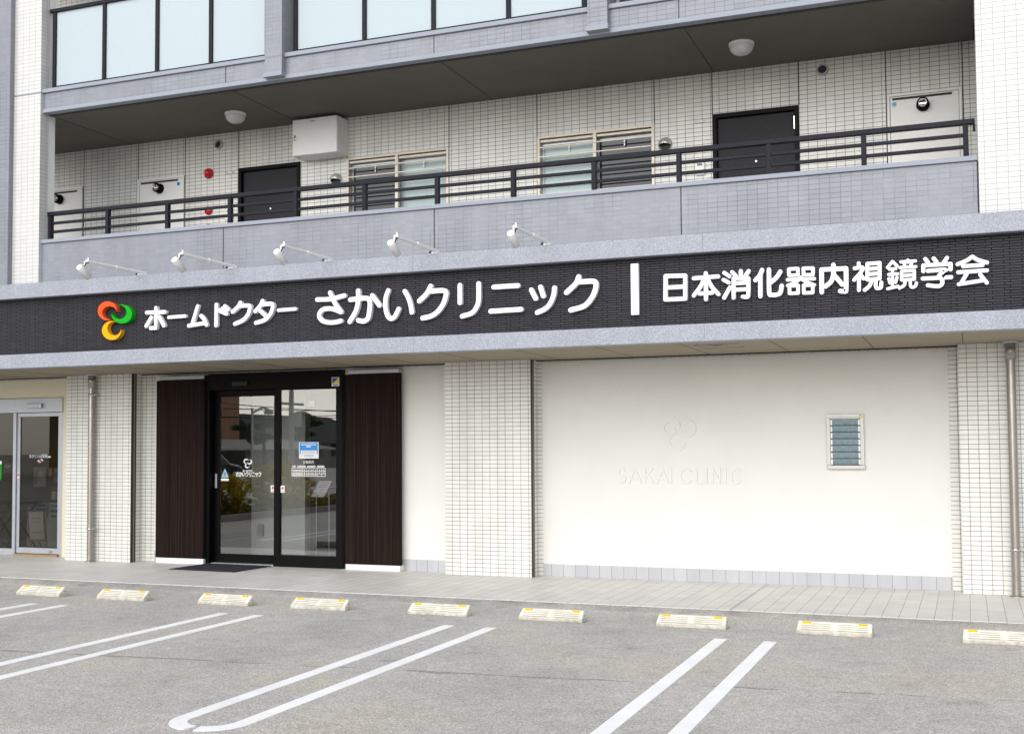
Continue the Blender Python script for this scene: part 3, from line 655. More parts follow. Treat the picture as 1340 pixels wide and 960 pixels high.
part('slab_edge', MB().box(-14.0, -7.95, -1.45, -1.362, 5.88, 6.19), GREY_TILE)
part('corridor_end_wall', MB().box(-14.2, -14.0, -1.25, 0.24, 3.3, 5.88), WHITE_TILE_SHADED)

# corridor wall with its openings
D1 = (-4.985, -4.010, 3.30, 5.368); D2 = (1.520, 2.505, 3.30, 5.386)
M0 = (-8.46, -7.648, 3.36, 5.355); M1 = (-6.668, -5.876, 3.36, 5.358); M2 = (3.452, 4.222, 3.36, 5.388)
W1 = (-3.300, -1.835, 4.15, 5.342); W2 = (-0.640, 0.830, 4.15, 5.348)
m = MB(); wall_mesh(m, -14.0, 4.50, 3.30, 5.88, 0.24, 0.46, [D1, D2, M0, M1, M2, W1, W2])
cw = part('corridor_wall', m, WHITE_TILE_SHADED)
for x, z0, z1 in ((-7.640, 3.3, 5.88), (-6.668, 5.36, 5.88), (-5.868, 3.3, 5.88), (-4.985, 5.37, 5.88), (-3.306, 3.3, 5.88), (-1.835, 5.345, 5.88),
                  (-0.648, 3.3, 5.88), (0.830, 5.35, 5.88), (1.520, 5.39, 5.88), (2.505, 5.39, 5.88), (3.444, 3.3, 5.88), (4.232, 3.3, 5.88)):
    part('expansion_joint', MB().box(x - 0.006, x + 0.006, 0.2385, 0.25, z0, z1), SEAL, cw)

def ring(m, x0, x1, z0, z1, t, y0, y1, tb=None):
    tb = t if tb is None else tb
    m.box(x0, x1, y0, y1, z1 - t, z1)
    if tb > 0: m.box(x0, x1, y0, y1, z0, z0 + tb)
    m.box(x0, x0 + t, y0, y1, z0 + tb, z1 - t); m.box(x1 - t, x1, y0, y1, z0 + tb, z1 - t)
    return m

def flat_door(h, label):
    x0, x1, z0, z1 = h
    m = MB(); ring(m, x0, x1, z0, z1, 0.050, 0.222, 0.34, 0.0)
    fr = part('door', m, BLACKFRAME, bevel=0.002, label=label)
    leaf = MB().box(x0 + 0.052, x1 - 0.052, 0.275, 0.32, z0 + 0.01, z1 - 0.052)
    part('door_leaf', leaf, DOORGREY, fr, bevel=0.003)
    m = MB()
    for dx in (0.245, 0.395): m.box(x0 + dx, x0 + dx + 0.055, 0.270, 0.28, z1 - 0.215, z1 - 0.200)
    for dx in (0.245, 0.395): m.box(x0 + dx, x0 + dx + 0.055, 0.270, 0.28, z1 - 0.375, z1 - 0.360)
    part('vent_slot', m, BLACKHOLE, fr)
    part('hinge', MB().box(x1 - 0.066, x1 - 0.045, 0.245, 0.272, z1 - 0.265, z1 - 0.11), CHROME, fr, bevel=0.003)
    part('peephole', MB().cyl((x0 + 0.49, 0.277, z1 - 0.585), (x0 + 0.49, 0.266, z1 - 0.585), 0.011, n=12), CHROME, fr)
    m = MB(); m.box(x0 + 0.10, x0 + 0.125, 0.215, 0.235, z1 - 1.35, z1 - 0.98); m.box(x0 + 0.10, x0 + 0.125, 0.235, 0.276, z1 - 1.35, z1 - 1.32); m.box(x0 + 0.10, x0 + 0.125, 0.235, 0.276, z1 - 1.01, z1 - 0.98)
    part('door_handle', m, CHROME, fr, bevel=0.003)
flat_door(D1, 'charcoal flat door under the white switch box')
flat_door(D2, 'charcoal flat door between the window and the wall vent')

PALEBLUE = plain('pale_blue', (0.40, 0.62, 0.78), 0.5)
def meter_door(h, label, sticker):
    x0, x1, z0, z1 = h
    m = MB(); ring(m, x0, x1, z0, z1, 0.030, 0.215, 0.33)
    fr = part('meter_cabinet', m, STEELDOOR, bevel=0.003, label=label)
    part('door_leaf', MB().box(x0 + 0.034, x1 - 0.034, 0.225, 0.30, z0 + 0.034, z1 - 0.034), STEELDOOR, fr, bevel=0.002)
    part('vent_slot', MB().box(x0 + 0.055, x1 - 0.10, 0.2235, 0.235, z1 - 0.072, z1 - 0.046), BLACKHOLE, fr)
    cx, cz = (x0 + x1) / 2 - 0.012, z1 - 0.156
    fl = part('flue', MB().lathe((cx, 0.225, cz), (0, -1, 0), [(0, 0.070), (0.012, 0.070), (0.02, 0.064), (0.09, 0.064), (0.09, 0.054), (0.02, 0.052)], 28), BLACKFRAME, fr)
    m = MB(); m.lathe((cx, 0.225, cz), (0, -1, 0), [(0.05, 0.048), (0.118, 0.044), (0.118, 0.036), (0.05, 0.034)], 24); m.box(cx - 0.04, cx + 0.04, 0.15, 0.16, cz - 0.008, cz + 0.008)
    part('flue_pipe', m, CHROME, fl)
    if sticker:
        sx = x0 + 0.075 if sticker < 0 else x1 - 0.095
        part('sticker', MB().lathe((sx, 0.2255, z1 - 0.115), (0, -1, 0), [(0, 0.0), (0.002, 0.0), (0.002, 0.026), (0, 0.026)], 16), BLUE if sticker > 0 else PALEBLUE, fr)
meter_door(M0, 'cream meter cupboard half hidden by the white column', 0)
meter_door(M1, 'cream meter cupboard beside the red alarm lamp', 1)
meter_door(M2, 'cream meter cupboard at the corridor end beside the wide white column', -1)

TEALPANE = plain('obscure_glass', (0.55, 0.68, 0.69), 0.25, 0.0, 0.4, var=0.10, scale=3.0)
DARKCURTAIN = plain('dark_curtain', (0.020, 0.022, 0.030), 0.95, 0.0, 0.05, var=0.03, scale=2)
PANEREFLECT = plain('pane_reflection', (0.50, 0.56, 0.56), 0.85, var=0.06, scale=3)

def flat_window(h, light_left, label):
    x0, x1, z0, z1 = h
    m = MB(); ring(m, x0, x1, z0, z1, 0.032, 0.215, 0.36, 0.04)
    m.box(x0 + 0.032, x1 - 0.032, 0.235, 0.36, z1 - 0.075, z1 - 0.045)
    fr = part('window', m, BEIGEFRAME, bevel=0.002, label=label)
    xm = (x0 + x1) / 2
    part('mullion', MB().box(xm - 0.022, xm + 0.022, 0.212, 0.26, z0 + 0.04, z1 - 0.032), BEIGEFRAME, fr, bevel=0.002)
    z = z1 - 0.145
    while z > z0 + 0.05:
        part('grille_bar', MB().box(x0 + 0.03, x1 - 0.03, 0.200, 0.214, z - 0.008, z + 0.008), BEIGEFRAME, fr, bevel=0.002)
        z -= 0.116
    for side in (0, 1):
        a, b = (x0 + 0.034, xm) if side == 0 else (xm, x1 - 0.034)
        s = MB(); ring(s, a, b, z0 + 0.042, z1 - 0.077, 0.028, 0.30 + 0.02 * side, 0.33 + 0.02 * side)
        s.box((a + b) / 2 - 0.010, (a + b) / 2 + 0.010, 0.296, 0.30, z1 - 0.20, z1 - 0.105)
        sash = part('sash', s, SILVER, fr, bevel=0.002)
        light = light_left == (side == 0)
        if light:
            pn = MB().box(a + 0.028, b - 0.028, 0.312 + 0.02 * side, 0.318 + 0.02 * side, z0 + 0.07, z1 - 0.105)
            po = part('pane', pn, TEALPANE, sash)
            bl = MB(); zz = z1 - 0.16
            while zz > z0 + 0.1:
                bl.box(a + 0.03, b - 0.03, 0.309 + 0.02 * side, 0.3118 + 0.02 * side, zz, zz + 0.030); zz -= 0.116
            part('grille_reflection', bl, PANEREFLECT, fr)  # pale strips painted as a grille reflection in the pane
        else:
            pn = MB().box(a + 0.028, b - 0.028, 0.312 + 0.02 * side, 0.318 + 0.02 * side, z0 + 0.07, z1 - 0.105)
            part('pane', pn, DARKPANE, sash)
    part('dark_backing', MB().box(x0, x1, 0.46, 0.49, z0 - 0.02, z1 + 0.02), BLACKHOLE, fr)  # black sheet standing in for the dark room behind the window
flat_window(W1, False, 'barred corridor window with a dark left half, beside the white switch box')
flat_window(W2, True, 'barred corridor window with a dark curtain in its right half')

# ---------------- clinic entrance
e = MB(); e.box(-5.470, -5.385, 0.16, 0.42, 0.0, 2.345); e.box(-3.425, -3.330, 0.16, 0.42, 0.0, 2.345); e.box(-5.470, -3.330, 0.15, 0.42, 2.345, 2.556)
en = part('entrance_door', e, BLACKFRAME, bevel=0.004, label='black framed glass sliding entrance of the clinic')
m = MB(); ring(m, -5.383, -4.355, 0.02, 2.343, 0.085, 0.282, 0.318, 0.115)
part('sliding_leaf', m, BLACKFRAME, en, bevel=0.003)
part('glass_pane', MB().box(-5.297, -4.441, 0.297, 0.303, 0.136, 2.257), GLASS, en)
m = MB(); m.box(-4.362, -4.292, 0.195, 0.250, 0.15, 2.345); m.box(-4.292, -3.425, 0.195, 0.250, 2.325, 2.345)
part('fixed_leaf', m, BLACKFRAME, en, bevel=0.003)
part('kick_rail', MB().box(-4.375, -3.34, 0.165, 0.262, 0.0, 0.155), BLACKFRAME, en, bevel=0.012, seg=3)
part('glass_pane', MB().box(-4.291, -3.426, 0.216, 0.222, 0.156, 2.324), GLASS, en)
m = MB(); m.box(-5.365, -5.335, 0.262, 0.281, 1.02, 1.215)
part('door_handle', m, SILVER, en, bevel=0.004)
part('door_sensor', MB().box(-5.00, -4.76, 0.120, 0.149, 2.395, 2.455), DOORGREY, en, bevel=0.008, seg=2)
part('threshold', MB().box(-5.385, -4.36, 0.20, 0.36, 0.001, 0.018), SILVER, en)
# timber screens beside it
for a, b, lab in ((-6.221, -5.431, 'dark timber screen left of the entrance'), (-3.258, -2.472, 'dark timber screen right of the entrance')):
    sc_ = part('timber_screen', MB().box(a, b, 0.105, 0.165, 0.075, 2.495), WOOD, bevel=0.003, label=lab)
    m = MB(); m.box(a + 0.01, b - 0.005, 0.112, 0.226, 0.001, 0.072)
    part('screen_base', m, WHITEPAINT, sc_, bevel=0.003)
    part('hanger_rail', MB().box(a + 0.03, b - 0.02, 0.12, 0.232, 2.500, 2.552), SILVER, sc_, bevel=0.004)
part('white_trim', MB().box(-5.5, -5.477, 0.17, 0.235, 0.145, 2.52), WHITEPAINT)

# clinic interior seen through the glass
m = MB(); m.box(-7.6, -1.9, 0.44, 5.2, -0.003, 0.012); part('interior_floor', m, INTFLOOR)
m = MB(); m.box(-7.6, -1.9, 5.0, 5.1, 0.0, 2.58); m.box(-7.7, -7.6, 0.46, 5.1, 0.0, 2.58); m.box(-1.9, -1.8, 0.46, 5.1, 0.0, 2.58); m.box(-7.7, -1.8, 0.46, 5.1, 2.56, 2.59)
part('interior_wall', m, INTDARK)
m = MB(); wall_mesh(m, -5.41, -4.52, 0.012, 2.55, 1.20, 1.34, [(-5.31, -5.19, 0.29, 0.475)])
pw = part('partition_wall', m, INTWHITE)
part('partition_niche', MB().box(-5.32, -5.18, 1.34, 1.37, 0.28, 0.49), INTDARK, pw)

# louvre window in the stucco
m = MB(); ring(m, 2.742, 3.140, 1.292, 1.892, 0.040, 0.205, 0.30, 0.036)
m.box(2.782, 3.100, 0.21, 0.30, 1.837, 1.852)
lw = part('louvre_window', m, SILVER, bevel=0.003, label='small louvre window with grey blue glass slats')
WINFRAME = plain('pale_aluminium', (0.56, 0.55, 0.53), 0.4, 0.2, var=0.05)
lw.data.materials[0] = WINFRAME
part('window_sill', MB().box(2.748, 3.146, 0.186, 0.25, 1.288, 1.328), WINFRAME, lw, bevel=0.003)
LOUVRE = plain('louvre_glass', (0.26, 0.35, 0.385), 0.25, 0.0, 0.5, var=0.25, scale=26.0, bmp=0.3, bscale=120)
LOUVRE_IN = plain('louvre_backing', (0.05, 0.07, 0.08), 0.6)
n = 7; hz = (1.837 - 1.330) / n
for k in range(n):
    zc = 1.330 + hz * (k + 0.5)
    part('louvre_slat', MB().obox((2.941, 0.232, zc), (1, 0, 0), (0, 1, 0.0), (0, -0.30, 1), 0.137, 0.003, hz * 0.475), LOUVRE, lw)
for x in (2.794, 3.088):
    m = MB()
    for k in range(n): m.box(x - 0.010, x + 0.010, 0.212, 0.240, 1.334 + hz * k, 1.330 + hz * (k + 1) - 0.008)
    part('slat_clip', m, WHITEPAINT, lw, bevel=0.002)
part('dark_backing', MB().box(2.75, 3.13, 0.30, 0.33, 1.30, 1.88), LOUVRE_IN, lw)  # dark sheet standing in for the unlit room behind the slats
m = MB(); m.box(3.095, 3.125, 0.2035, 0.206, 1.853, 1.879); st_ = part('sticker', m, PRINTYELLOW, lw)
m = MB(); m.prism_y([(3.096, 1.868), (3.118, 1.878), (3.096, 1.878)], 0.2025, 0.204); part('sticker_print', m, NAVY, st_)

# ---------------- pharmacy door on the far left
e = MB(); e.box(-12.0, -8.08, 0.34, 0.46, 2.105, 2.315); e.box(-8.135, -8.08, 0.36, 0.46, 0.0, 2.105); e.box(-9.02, -8.965, 0.36, 0.46, 0.0, 2.105)
e.box(-12.0, -9.02, 0.38, 0.46, 0.0, 0.10)
ph = part('pharmacy_door', e, SILVER, bevel=0.004, label='silver framed automatic glass door at the far left')
m = MB(); ring(m, -8.962, -8.137, 0.035, 2.10, 0.055, 0.385, 0.43, 0.085)
part('sliding_leaf', m, SILVER, ph, bevel=0.003)
part('glass_pane', MB().box(-8.906, -8.193, 0.402, 0.408, 0.122, 2.043), SHOPGLASS, ph)
part('glass_pane', MB().box(-12.0, -9.022, 0.412, 0.418, 0.102, 2.10), SHOPGLASS, ph)
part('door_sensor', MB().box(-8.70, -8.44, 0.29, 0.339, 2.165, 2.235), SILVER, ph, bevel=0.01, seg=2)
part('door_lock', MB().cyl((-8.31, 0.386, 0.075), (-8.31, 0.375, 0.075), 0.022, n=16), CHROME, ph)
part('threshold', MB().box(-8.96, -8.14, 0.33, 0.46, 0.001, 0.028), WOODLIGHT, ph)
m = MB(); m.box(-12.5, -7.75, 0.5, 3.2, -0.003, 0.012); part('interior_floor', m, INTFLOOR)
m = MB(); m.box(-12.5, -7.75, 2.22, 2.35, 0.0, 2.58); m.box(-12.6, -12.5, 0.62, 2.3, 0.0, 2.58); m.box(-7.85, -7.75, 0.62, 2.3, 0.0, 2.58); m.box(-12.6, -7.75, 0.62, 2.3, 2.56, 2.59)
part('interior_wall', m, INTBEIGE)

# ------------------------------------------------------------------ railing and glass balustrades
rl = tag(empty('balcony_railing', (-1.26, -1.33, 4.236)), 'long charcoal metal railing of three bars on the grey corridor parapet', 'railing')
def rpart(name, mb, mat, root, bevel=0.0, seg=1):
    o = mb.build(name, mat, root, bevel, seg)
    o.data.transform(Matrix.Translation(-root.location))
    return o
PX = [-6.765 + 0.9165 * k for k in range(12)] + [4.243]
rpart('top_rail', MB().box(-6.84, 4.325, -1.362, -1.298, 4.566, 4.616), DARKMETAL, rl, 0.006, 2)
for z in (4.452, 4.340): rpart('rail', MB().box(-6.79, 4.24, -1.345, -1.315, z, z + 0.034), DARKMETAL, rl, 0.003)
for x in PX: rpart('post', MB().box(x - 0.024, x + 0.024, -1.358, -1.302, 4.237, 4.566), DARKMETAL, rl, 0.003)
for x in (-6.835, 4.318): rpart('end_bracket', MB().box(x - 0.012, x + 0.012, -1.35, -1.31, 4.50, 4.566), DARKMETAL, rl, 0.003)

def balustrade(posts, label):
    t = tag(empty('glass_balustrade', ((posts[0] + posts[-1]) / 2, -1.35, 6.188)), label, 'balustrade', 'frosted glass balustrades of the upper floor')
    rpart('top_rail', MB().box(posts[0] - 0.07, posts[-1] + 0.04, -1.385, -1.315, 7.215, 7.262), DARKMETAL, t, 0.006, 2)
    rpart('bottom_rail', MB().box(posts[0], posts[-1], -1.372, -1.328, 6.200, 6.246), DARKMETAL, t, 0.003)
    for x in posts: rpart('post', MB().box(x - 0.026, x + 0.026, -1.378, -1.322, 6.189, 7.215), DARKMETAL, t, 0.003)
    for a, b in zip(posts[:-1], posts[1:]):
        rpart('glass_panel', MB().box(a + 0.027, b - 0.027, -1.354, -1.346, 6.247, 7.214), FROST, t)
balustrade([-6.708, -5.905, -5.085, -4.285, -3.485], 'frosted glass balustrade between the white column and the first grey pier')
balustrade([-3.088, -2.170, -1.292, -0.385, 0.485], 'frosted glass balustrade between the two grey piers')
balustrade([0.905, 1.80, 2.65, 3.50, 4.30], 'frosted glass balustrade just right of the second grey pier')

# ------------------------------------------------------------------ things fixed to the front
def fit(name, mb, mat, root, bevel=0.0, seg=1, label=None):
    o = rpart(name, mb, mat, root, bevel, seg)
    if label: o['label'] = label
    return o

# drain pipes
def drainpipe(x, brackets, label):
    t = tag(empty('drainpipe', (x, -0.075, 0.0)), label, 'drainpipe')
    fit('pipe', MB().cyl((x, -0.075, 0.012), (x, -0.075, 2.43), 0.043, n=28), PIPESTEEL, t)
    m = MB(); m.lathe((x, -0.075, 2.41), (0, 0, 1), [(0, 0.043), (0.0, 0.051), (0.17, 0.051), (0.19, 0.0)], 28)
    fit('socket', m, PIPESTEEL, t)
    fit('ceiling_flange', MB().lathe((x, -0.075, 2.583), (0, 0, 1), [(0, 0.05), (0, 0.085), (0.015, 0.085)], 28), SILVER, t)
    fit('base_flange', MB().lathe((x, -0.075, 0.0), (0, 0, 1), [(0.0, 0.075), (0.010, 0.072), (0.018, 0.046), (0.018, 0.04)], 28), PIPESTEEL, t)
    for z in brackets:
        m = MB(); m.lathe((x, -0.075, z), (0, 0, 1), [(0, 0.044), (0, 0.049), (0.03, 0.049), (0.03, 0.044)], 24)
        m.box(x + 0.045, x + 0.09, -0.083, -0.067, z + 0.003, z + 0.027)
        br = fit('bracket', m, CHROME, t)
        fit('wall_fixing', MB().cyl((x + 0.088, -0.09, z + 0.015), (x + 0.088, -0.0, z + 0.015), 0.017, n=14), SEAL, br)
drainpipe(-7.182, (0.44, 2.30), 'brownish steel drainpipe on the left tiled pillar beside the pharmacy door')
drainpipe(4.622, (0.46,), 'brownish steel drainpipe on the right tiled pillar')

# spotlights on the coping
def spotlight(x, label):
    t = tag(empty('spotlight', (x, -1.60, 3.657)), label, 'spotlight', 'white spotlights along the coping')
    m = MB(); m.box(x - 0.035, x + 0.035, -1.655, -1.47, 3.657, 3.672)
    fit('base_plate', m, WHITEPAINT, t, 0.003)
    m = MB(); m.cyl((x, -1.55, 3.690), (x, -2.54, 3.690), 0.0185, n=12); m.cyl((x, -2.05, 3.690), (x, -2.08, 3.690), 0.0225, n=12)
    m.lathe((x, -1.56, 3.667), (0, 0, 1), [(0, 0.024), (0.02, 0.02), (0.026, 0.0)], 14)
    fit('arm', m, WHITEPAINT, t)
    m = MB(); m.cyl((x - 0.022, -2.545, 3.688), (x + 0.022, -2.545, 3.688), 0.023, n=14); m.box(x - 0.008, x + 0.008, -2.605, -2.53, 3.615, 3.685)
    m.cyl((x, -2.54, 3.705), (x, -2.54, 3.735), 0.010, n=8)
    fit('knuckle', m, WHITEPAINT, t, 0.002)
    fit('cable', MB().tube([(x + 0.02, -2.555, 3.675), (x + 0.028, -2.60, 3.665), (x + 0.022, -2.63, 3.62)], 0.006, 8), BLACKHOLE, t)
    fit('cable_gland', MB().cyl((x - 0.05, -1.66, 3.664), (x - 0.05, -1.64, 3.69), 0.010, n=8), BLACKHOLE, t)
    a = Vector((x, -2.685, 3.612)); d = Vector((0, 0.84, -0.54)).normalized()
    m = MB(); m.lathe(a, d, [(0.0, 0.0), (0.0, 0.036), (0.008, 0.039), (0.185, 0.039), (0.185, 0.034), (0.14, 0.031)], 28)
    h = fit('lamp_head', m, WHITEPAINT, t)
    fit('lens', MB().lathe(a, d, [(0.14, 0.0), (0.141, 0.031), (0.145, 0.0)], 24), OPAL, h)
    return t
for x, lb in ((-5.085, 'white spotlight on a long arm above the orange and green emblem'),
              (-3.785, 'white spotlight on a long arm above the end of the small white katakana'),
              (-2.490, 'white spotlight on a long arm above the first large white character'),
              (-1.155, 'white spotlight on a long arm above the middle of the large white lettering'),
              (0.140, 'white spotlight on a long arm above the last large white characters')):
    spotlight(x, lb)

# ceiling lamps, downlights
def ceiling_lamp(x, y, label):
    t = tag(empty('ceiling_lamp', (x, y, 5.88)), label, 'lamp', 'domed corridor ceiling lamps')
    fit('lamp_base', MB().lathe((x, y, 5.88), (0, 0, -1), [(0, 0.135), (0.025, 0.135), (0.025, 0.12)], 36), WHITEPAINT, t)
    fit('dome', MB().lathe((x, y, 5.855), (0, 0, -1), [(0.0, 0.128), (0.03, 0.126), (0.06, 0.112), (0.085, 0.085), (0.10, 0.048), (0.106, 0.0)], 36), OPAL, t)
ceiling_lamp(-4.53, -0.50, 'domed opal ceiling lamp left of the white switch box')
ceiling_lamp(2.02, -0.62, 'domed opal ceiling lamp above the charcoal door at right')
def downlight(x, y, label):
    t = tag(empty('downlight', (x, y, 2.60)), label, 'downlight', 'round recessed lights in the soffit')
    fit('trim_ring', MB().lathe((x, y, 2.601), (0, 0, -1), [(0, 0.075), (0.006, 0.075), (0.008, 0.060), (0.001, 0.055)], 28), INK, t)
    fit('lens', MB().lathe((x, y, 2.601), (0, 0, -1), [(0.0015, 0.055), (0.0025, 0.0)], 24), BLACKFRAME, t)
downlight(-4.077, -0.98, 'round recessed light in the soffit above the glass entrance')
downlight(1.775, -1.0, 'round recessed light in the soffit above the blank stucco wall')

# switch box
t = tag(empty('switch_box', (-3.625, 0.24, 5.60)), 'large white metal box hung on the corridor wall under the dark ceiling', 'box')
fit('box_body', MB().box(-3.955, -3.288, -0.03, 0.24, 5.365, 5.845), WHITEPAINT, t, 0.006, 2)
fit('box_door', MB().box(-3.952, -3.291, -0.052, -0.032, 5.368, 5.842), WHITEPAINT, t, 0.004)
m = MB(); m.lathe((-3.915, -0.052, 5.60), (0, -1, 0), [(0, 0.0), (0.001, 0.02), (0.006, 0.02), (0.008, 0.0)], 18); m.box(-3.926, -3.904, -0.058, -0.052, 5.565, 5.64)
fit('lock', m, CHROME, t, 0.002)
m = MB(); m.box(-3.69, -3.62, -0.0545, -0.0515, 5.795, 5.808)
fit('nameplate', m, INK, t)

# vents
def duct_vent(x, z, label):
    t = tag(empty('wall_vent', (x, 0.24, z)), label, 'vent')
    fit('sleeve', MB().lathe((x, 0.24, z), (0, -1, 0), [(0, 0.066), (0.012, 0.066), (0.022, 0.060), (0.04, 0.058), (0.04, 0.048), (0.006, 0.047)], 28), SILVER, t)
    fit('duct', MB().lathe((x, 0.24, z), (0, -1, 0), [(0.004, 0.05), (0.003, 0.0)], 24), BLACKHOLE, t)
duct_vent(-5.305, 5.727, 'round black vent high on the wall above the red alarm lamp')
duct_vent(2.772, 5.755, 'round black vent high on the wall right of the charcoal door')
def hood_vent(x, z, label):
    t = tag(empty('hood_vent', (x, 0.24, z)), label, 'vent')
    fit('flange', MB().lathe((x, 0.24, z), (0, -1, 0), [(0, 0.086), (0.008, 0.086), (0.012, 0.078)], 32), VENTSTEEL, t)
    prof = []
    m = MB(); n = 20; rows = 8; vs = []; fs = []
    for i in range(rows + 1):
        ph = math.pi / 2 * i / rows
        for k in range(n + 1):
            th = R(-10) + R(200) * k / n
            rr = 0.078 * math.cos(ph * 0.98)
            vs.append((x + rr * math.cos(th), 0.230 - 0.075 * math.sin(ph), z + rr * math.sin(th)))
    for i in range(rows):
        for k in range(n):
            a = i * (n + 1) + k
            fs.append((a, a + 1, a + n + 2, a + n + 1))
    m.add(vs, fs, True)
    hd = fit('hood', m, VENTSTEEL, t)
    md = hd.modifiers.new('thick', 'SOLIDIFY'); md.thickness = 0.003
    fit('opening', MB().lathe((x, 0.24, z), (0, -1, 0), [(0.014, 0.072), (0.016, 0.0)], 28), BLACKHOLE, t)
hood_vent(-3.463, 5.078, 'bright steel vent hood left of the barred window under the switch box')
hood_vent(0.957, 5.095, 'bright steel vent hood right of the barred window with the dark curtain')

# fire alarm
t = tag(empty('alarm_lamp', (-5.468, 0.24, 5.34)), 'red domed fire alarm lamp high on the corridor wall', 'alarm')
fit('lamp_base', MB().lathe((-5.468, 0.24, 5.342), (0, -1, 0), [(0, 0.072), (0.02, 0.072), (0.025, 0.06)], 28), RED, t)
fit('dome', MB().lathe((-5.468, 0.24, 5.342), (0, -1, 0), [(0.02, 0.066), (0.05, 0.058), (0.075, 0.04), (0.088, 0.015), (0.09, 0.0)], 28), RED, t)
m = MB(); m.lathe((-5.495, 0.17, 5.352), (0, -1, 0), [(0, 0.0), (0.012, 0.014), (0.02, 0.012), (0.024, 0.0)], 16); m.box(-5.501, -5.489, 0.15, 0.165, 5.31, 5.342)
fit('dome_glint', m, OPAL, t)  # white shape standing in for a reflection on the red dome
t = tag(empty('alarm_button', (-5.466, 0.24, 4.82)), 'red fire alarm push button half behind the railing bars', 'alarm')
fit('button_housing', MB().lathe((-5.466, 0.24, 4.825), (0, -1, 0), [(0, 0.056), (0.03, 0.056), (0.036, 0.045)], 24), RED, t)
fit('push_plate', MB().lathe((-5.466, 0.24, 4.825), (0, -1, 0), [(0.03, 0.044), (0.04, 0.036), (0.042, 0.0)], 24), RED, t)
t = tag(empty('alarm_bell', (-5.46, 0.24, 4.56)), 'red fire alarm bell just above the parapet edge', 'alarm')
fit('gong', MB().lathe((-5.46, 0.24, 4.560), (0, -1, 0), [(0.015, 0.078), (0.03, 0.076), (0.05, 0.06), (0.058, 0.02), (0.06, 0.0)], 28), RED, t)
fit('bell_base', MB().lathe((-5.46, 0.24, 4.560), (0, -1, 0), [(0, 0.05), (0.02, 0.05)], 24), WHITEPAINT, t)

# nameplates and intercoms beside the flat doors
for x, lab1, lab2 in ((-5.125, 'slim white name holder left of the charcoal door below the switch box', 'white intercom behind the railing left of the charcoal door below the switch box'),
                      (1.370, 'slim cream name holder left of the charcoal door at right', 'white intercom behind the railing left of the charcoal door at right')):
    t = tag(empty('name_holder', (x, 0.24, 5.31)), lab1, 'name plate')
    fit('plate', MB().box(x - 0.055, x + 0.055, 0.225, 0.24, 5.305, 5.325), STEELDOOR, t, 0.004)
    for dx in (-0.05, 0.05): fit('clip', MB().box(x + dx - 0.008, x + dx + 0.008, 0.215, 0.24, 5.322, 5.336), SILVER if x < 0 else STEELDOOR, t, 0.002)
    z = 4.74 if x < 0 else 4.765
    t = tag(empty('intercom', (x, 0.24, z)), lab2, 'intercom')
    fit('housing', MB().box(x - 0.055, x + 0.055, 0.205, 0.24, z - 0.075, z + 0.085), WHITEPAINT, t, 0.008, 2)
    fit('camera_window', MB().box(x - 0.03, x + 0.03, 0.203, 0.206, z + 0.03, z + 0.06), INK, t)
    fit('call_button', MB().cyl((x, 0.206, z - 0.045), (x, 0.200, z - 0.045), 0.014, n=14), SILVER, t)

# door mat
t = tag(empty('door_mat', (-4.93, -0.2, 0.0), R(-2.5)), 'dark grey loop pile door mat in front of the glass entrance', 'mat')
mm = MB().box(-0.50, 0.50, -0.38, 0.37, 0.001, 0.012); mm.build('mat_pile', RUG, t, 0.004)
mm = MB(); ring_ = [(-0.52, 0.52, -0.40, -0.381), (-0.52, 0.52, 0.371, 0.39), (-0.52, -0.501, -0.381, 0.371), (0.501, 0.52, -0.381, 0.371)]
for a, b, c, d in ring_: mm.box(a, b, c, d, 0.001, 0.008)
mm.build('rubber_edge', RUBBER, t)

# ------------------------------------------------------------------ wheel stops
def wheel_stop():
    t = empty('wheel_stop')
    L = 0.312
    prof = [(0.0, 0.0), (0.0, 0.034), (0.088, 0.098), (0.115, 0.100), (0.138, 0.0)]
    m = MB(); n = len(prof)
    # ends lean in a little, as on a cast block
    ins = [0.0, 0.004, 0.012, 0.012, 0.0]
    vs = [(-L + i_, y, z) for (y, z), i_ in zip(prof, ins)] + [(L - i_, y, z) for (y, z), i_ in zip(prof, ins)]
    m.add(vs, [list(range(n)), list(range(2 * n - 1, n - 1, -1))] + [(i, n + i, n + (i + 1) % n, (i + 1) % n) for i in range(n)])
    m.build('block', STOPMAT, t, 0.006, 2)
    d = Vector((0, 0.088, 0.064)).normalized(); nn = Vector((0, -0.064, 0.088)).normalized()
    def on_slope(s, x, hx, hs, lift, mb):
        c = Vector((x, 0.0, 0.034)) + d * (s * 0.1088) + nn * lift
        mb.obox(c, (1, 0, 0), d, nn, hx, hs, lift + 0.001)
    m = MB()
    for side in (-1, 1):
        for k, s in enumerate((0.10, 0.32, 0.54, 0.76)):
            hx = 0.118 if k < 3 else 0.075
            cx = side * (0.150 if k < 3 else 0.107)
            on_slope(s, cx, hx, 0.0022, 0.0006, m)
    m.build('groove', INK_STOP, t)
    m = MB()
    for side in (-1, 1):
        for s in (0.0, 0.21, 0.43, 0.65, 0.9): 
            if s in (0.0,): continue
            on_slope(s, side * (0.150 if s < 0.85 else 0.15), 0.125, 0.0085, 0.0012, m)
    on_slope(0.5, 0.0, 0.02, 0.05, 0.0016, m)
    m.build('tread_rib', STOPMAT, t, 0.001)
    for side in (-1, 1):
        m = MB(); on_slope(0.84, side * 0.230, 0.036, 0.0125, 0.0030, m)
        m.build('reflector', REFLECTOR, t, 0.001)
    m = MB()
    for side in (-1, 1): m.box(side * 0.3075 - 0.003, side * 0.3075 + 0.003, 0.070, 0.100, 0.052, 0.060)
    m.build('end_slot', INK_STOP, t)
    return t
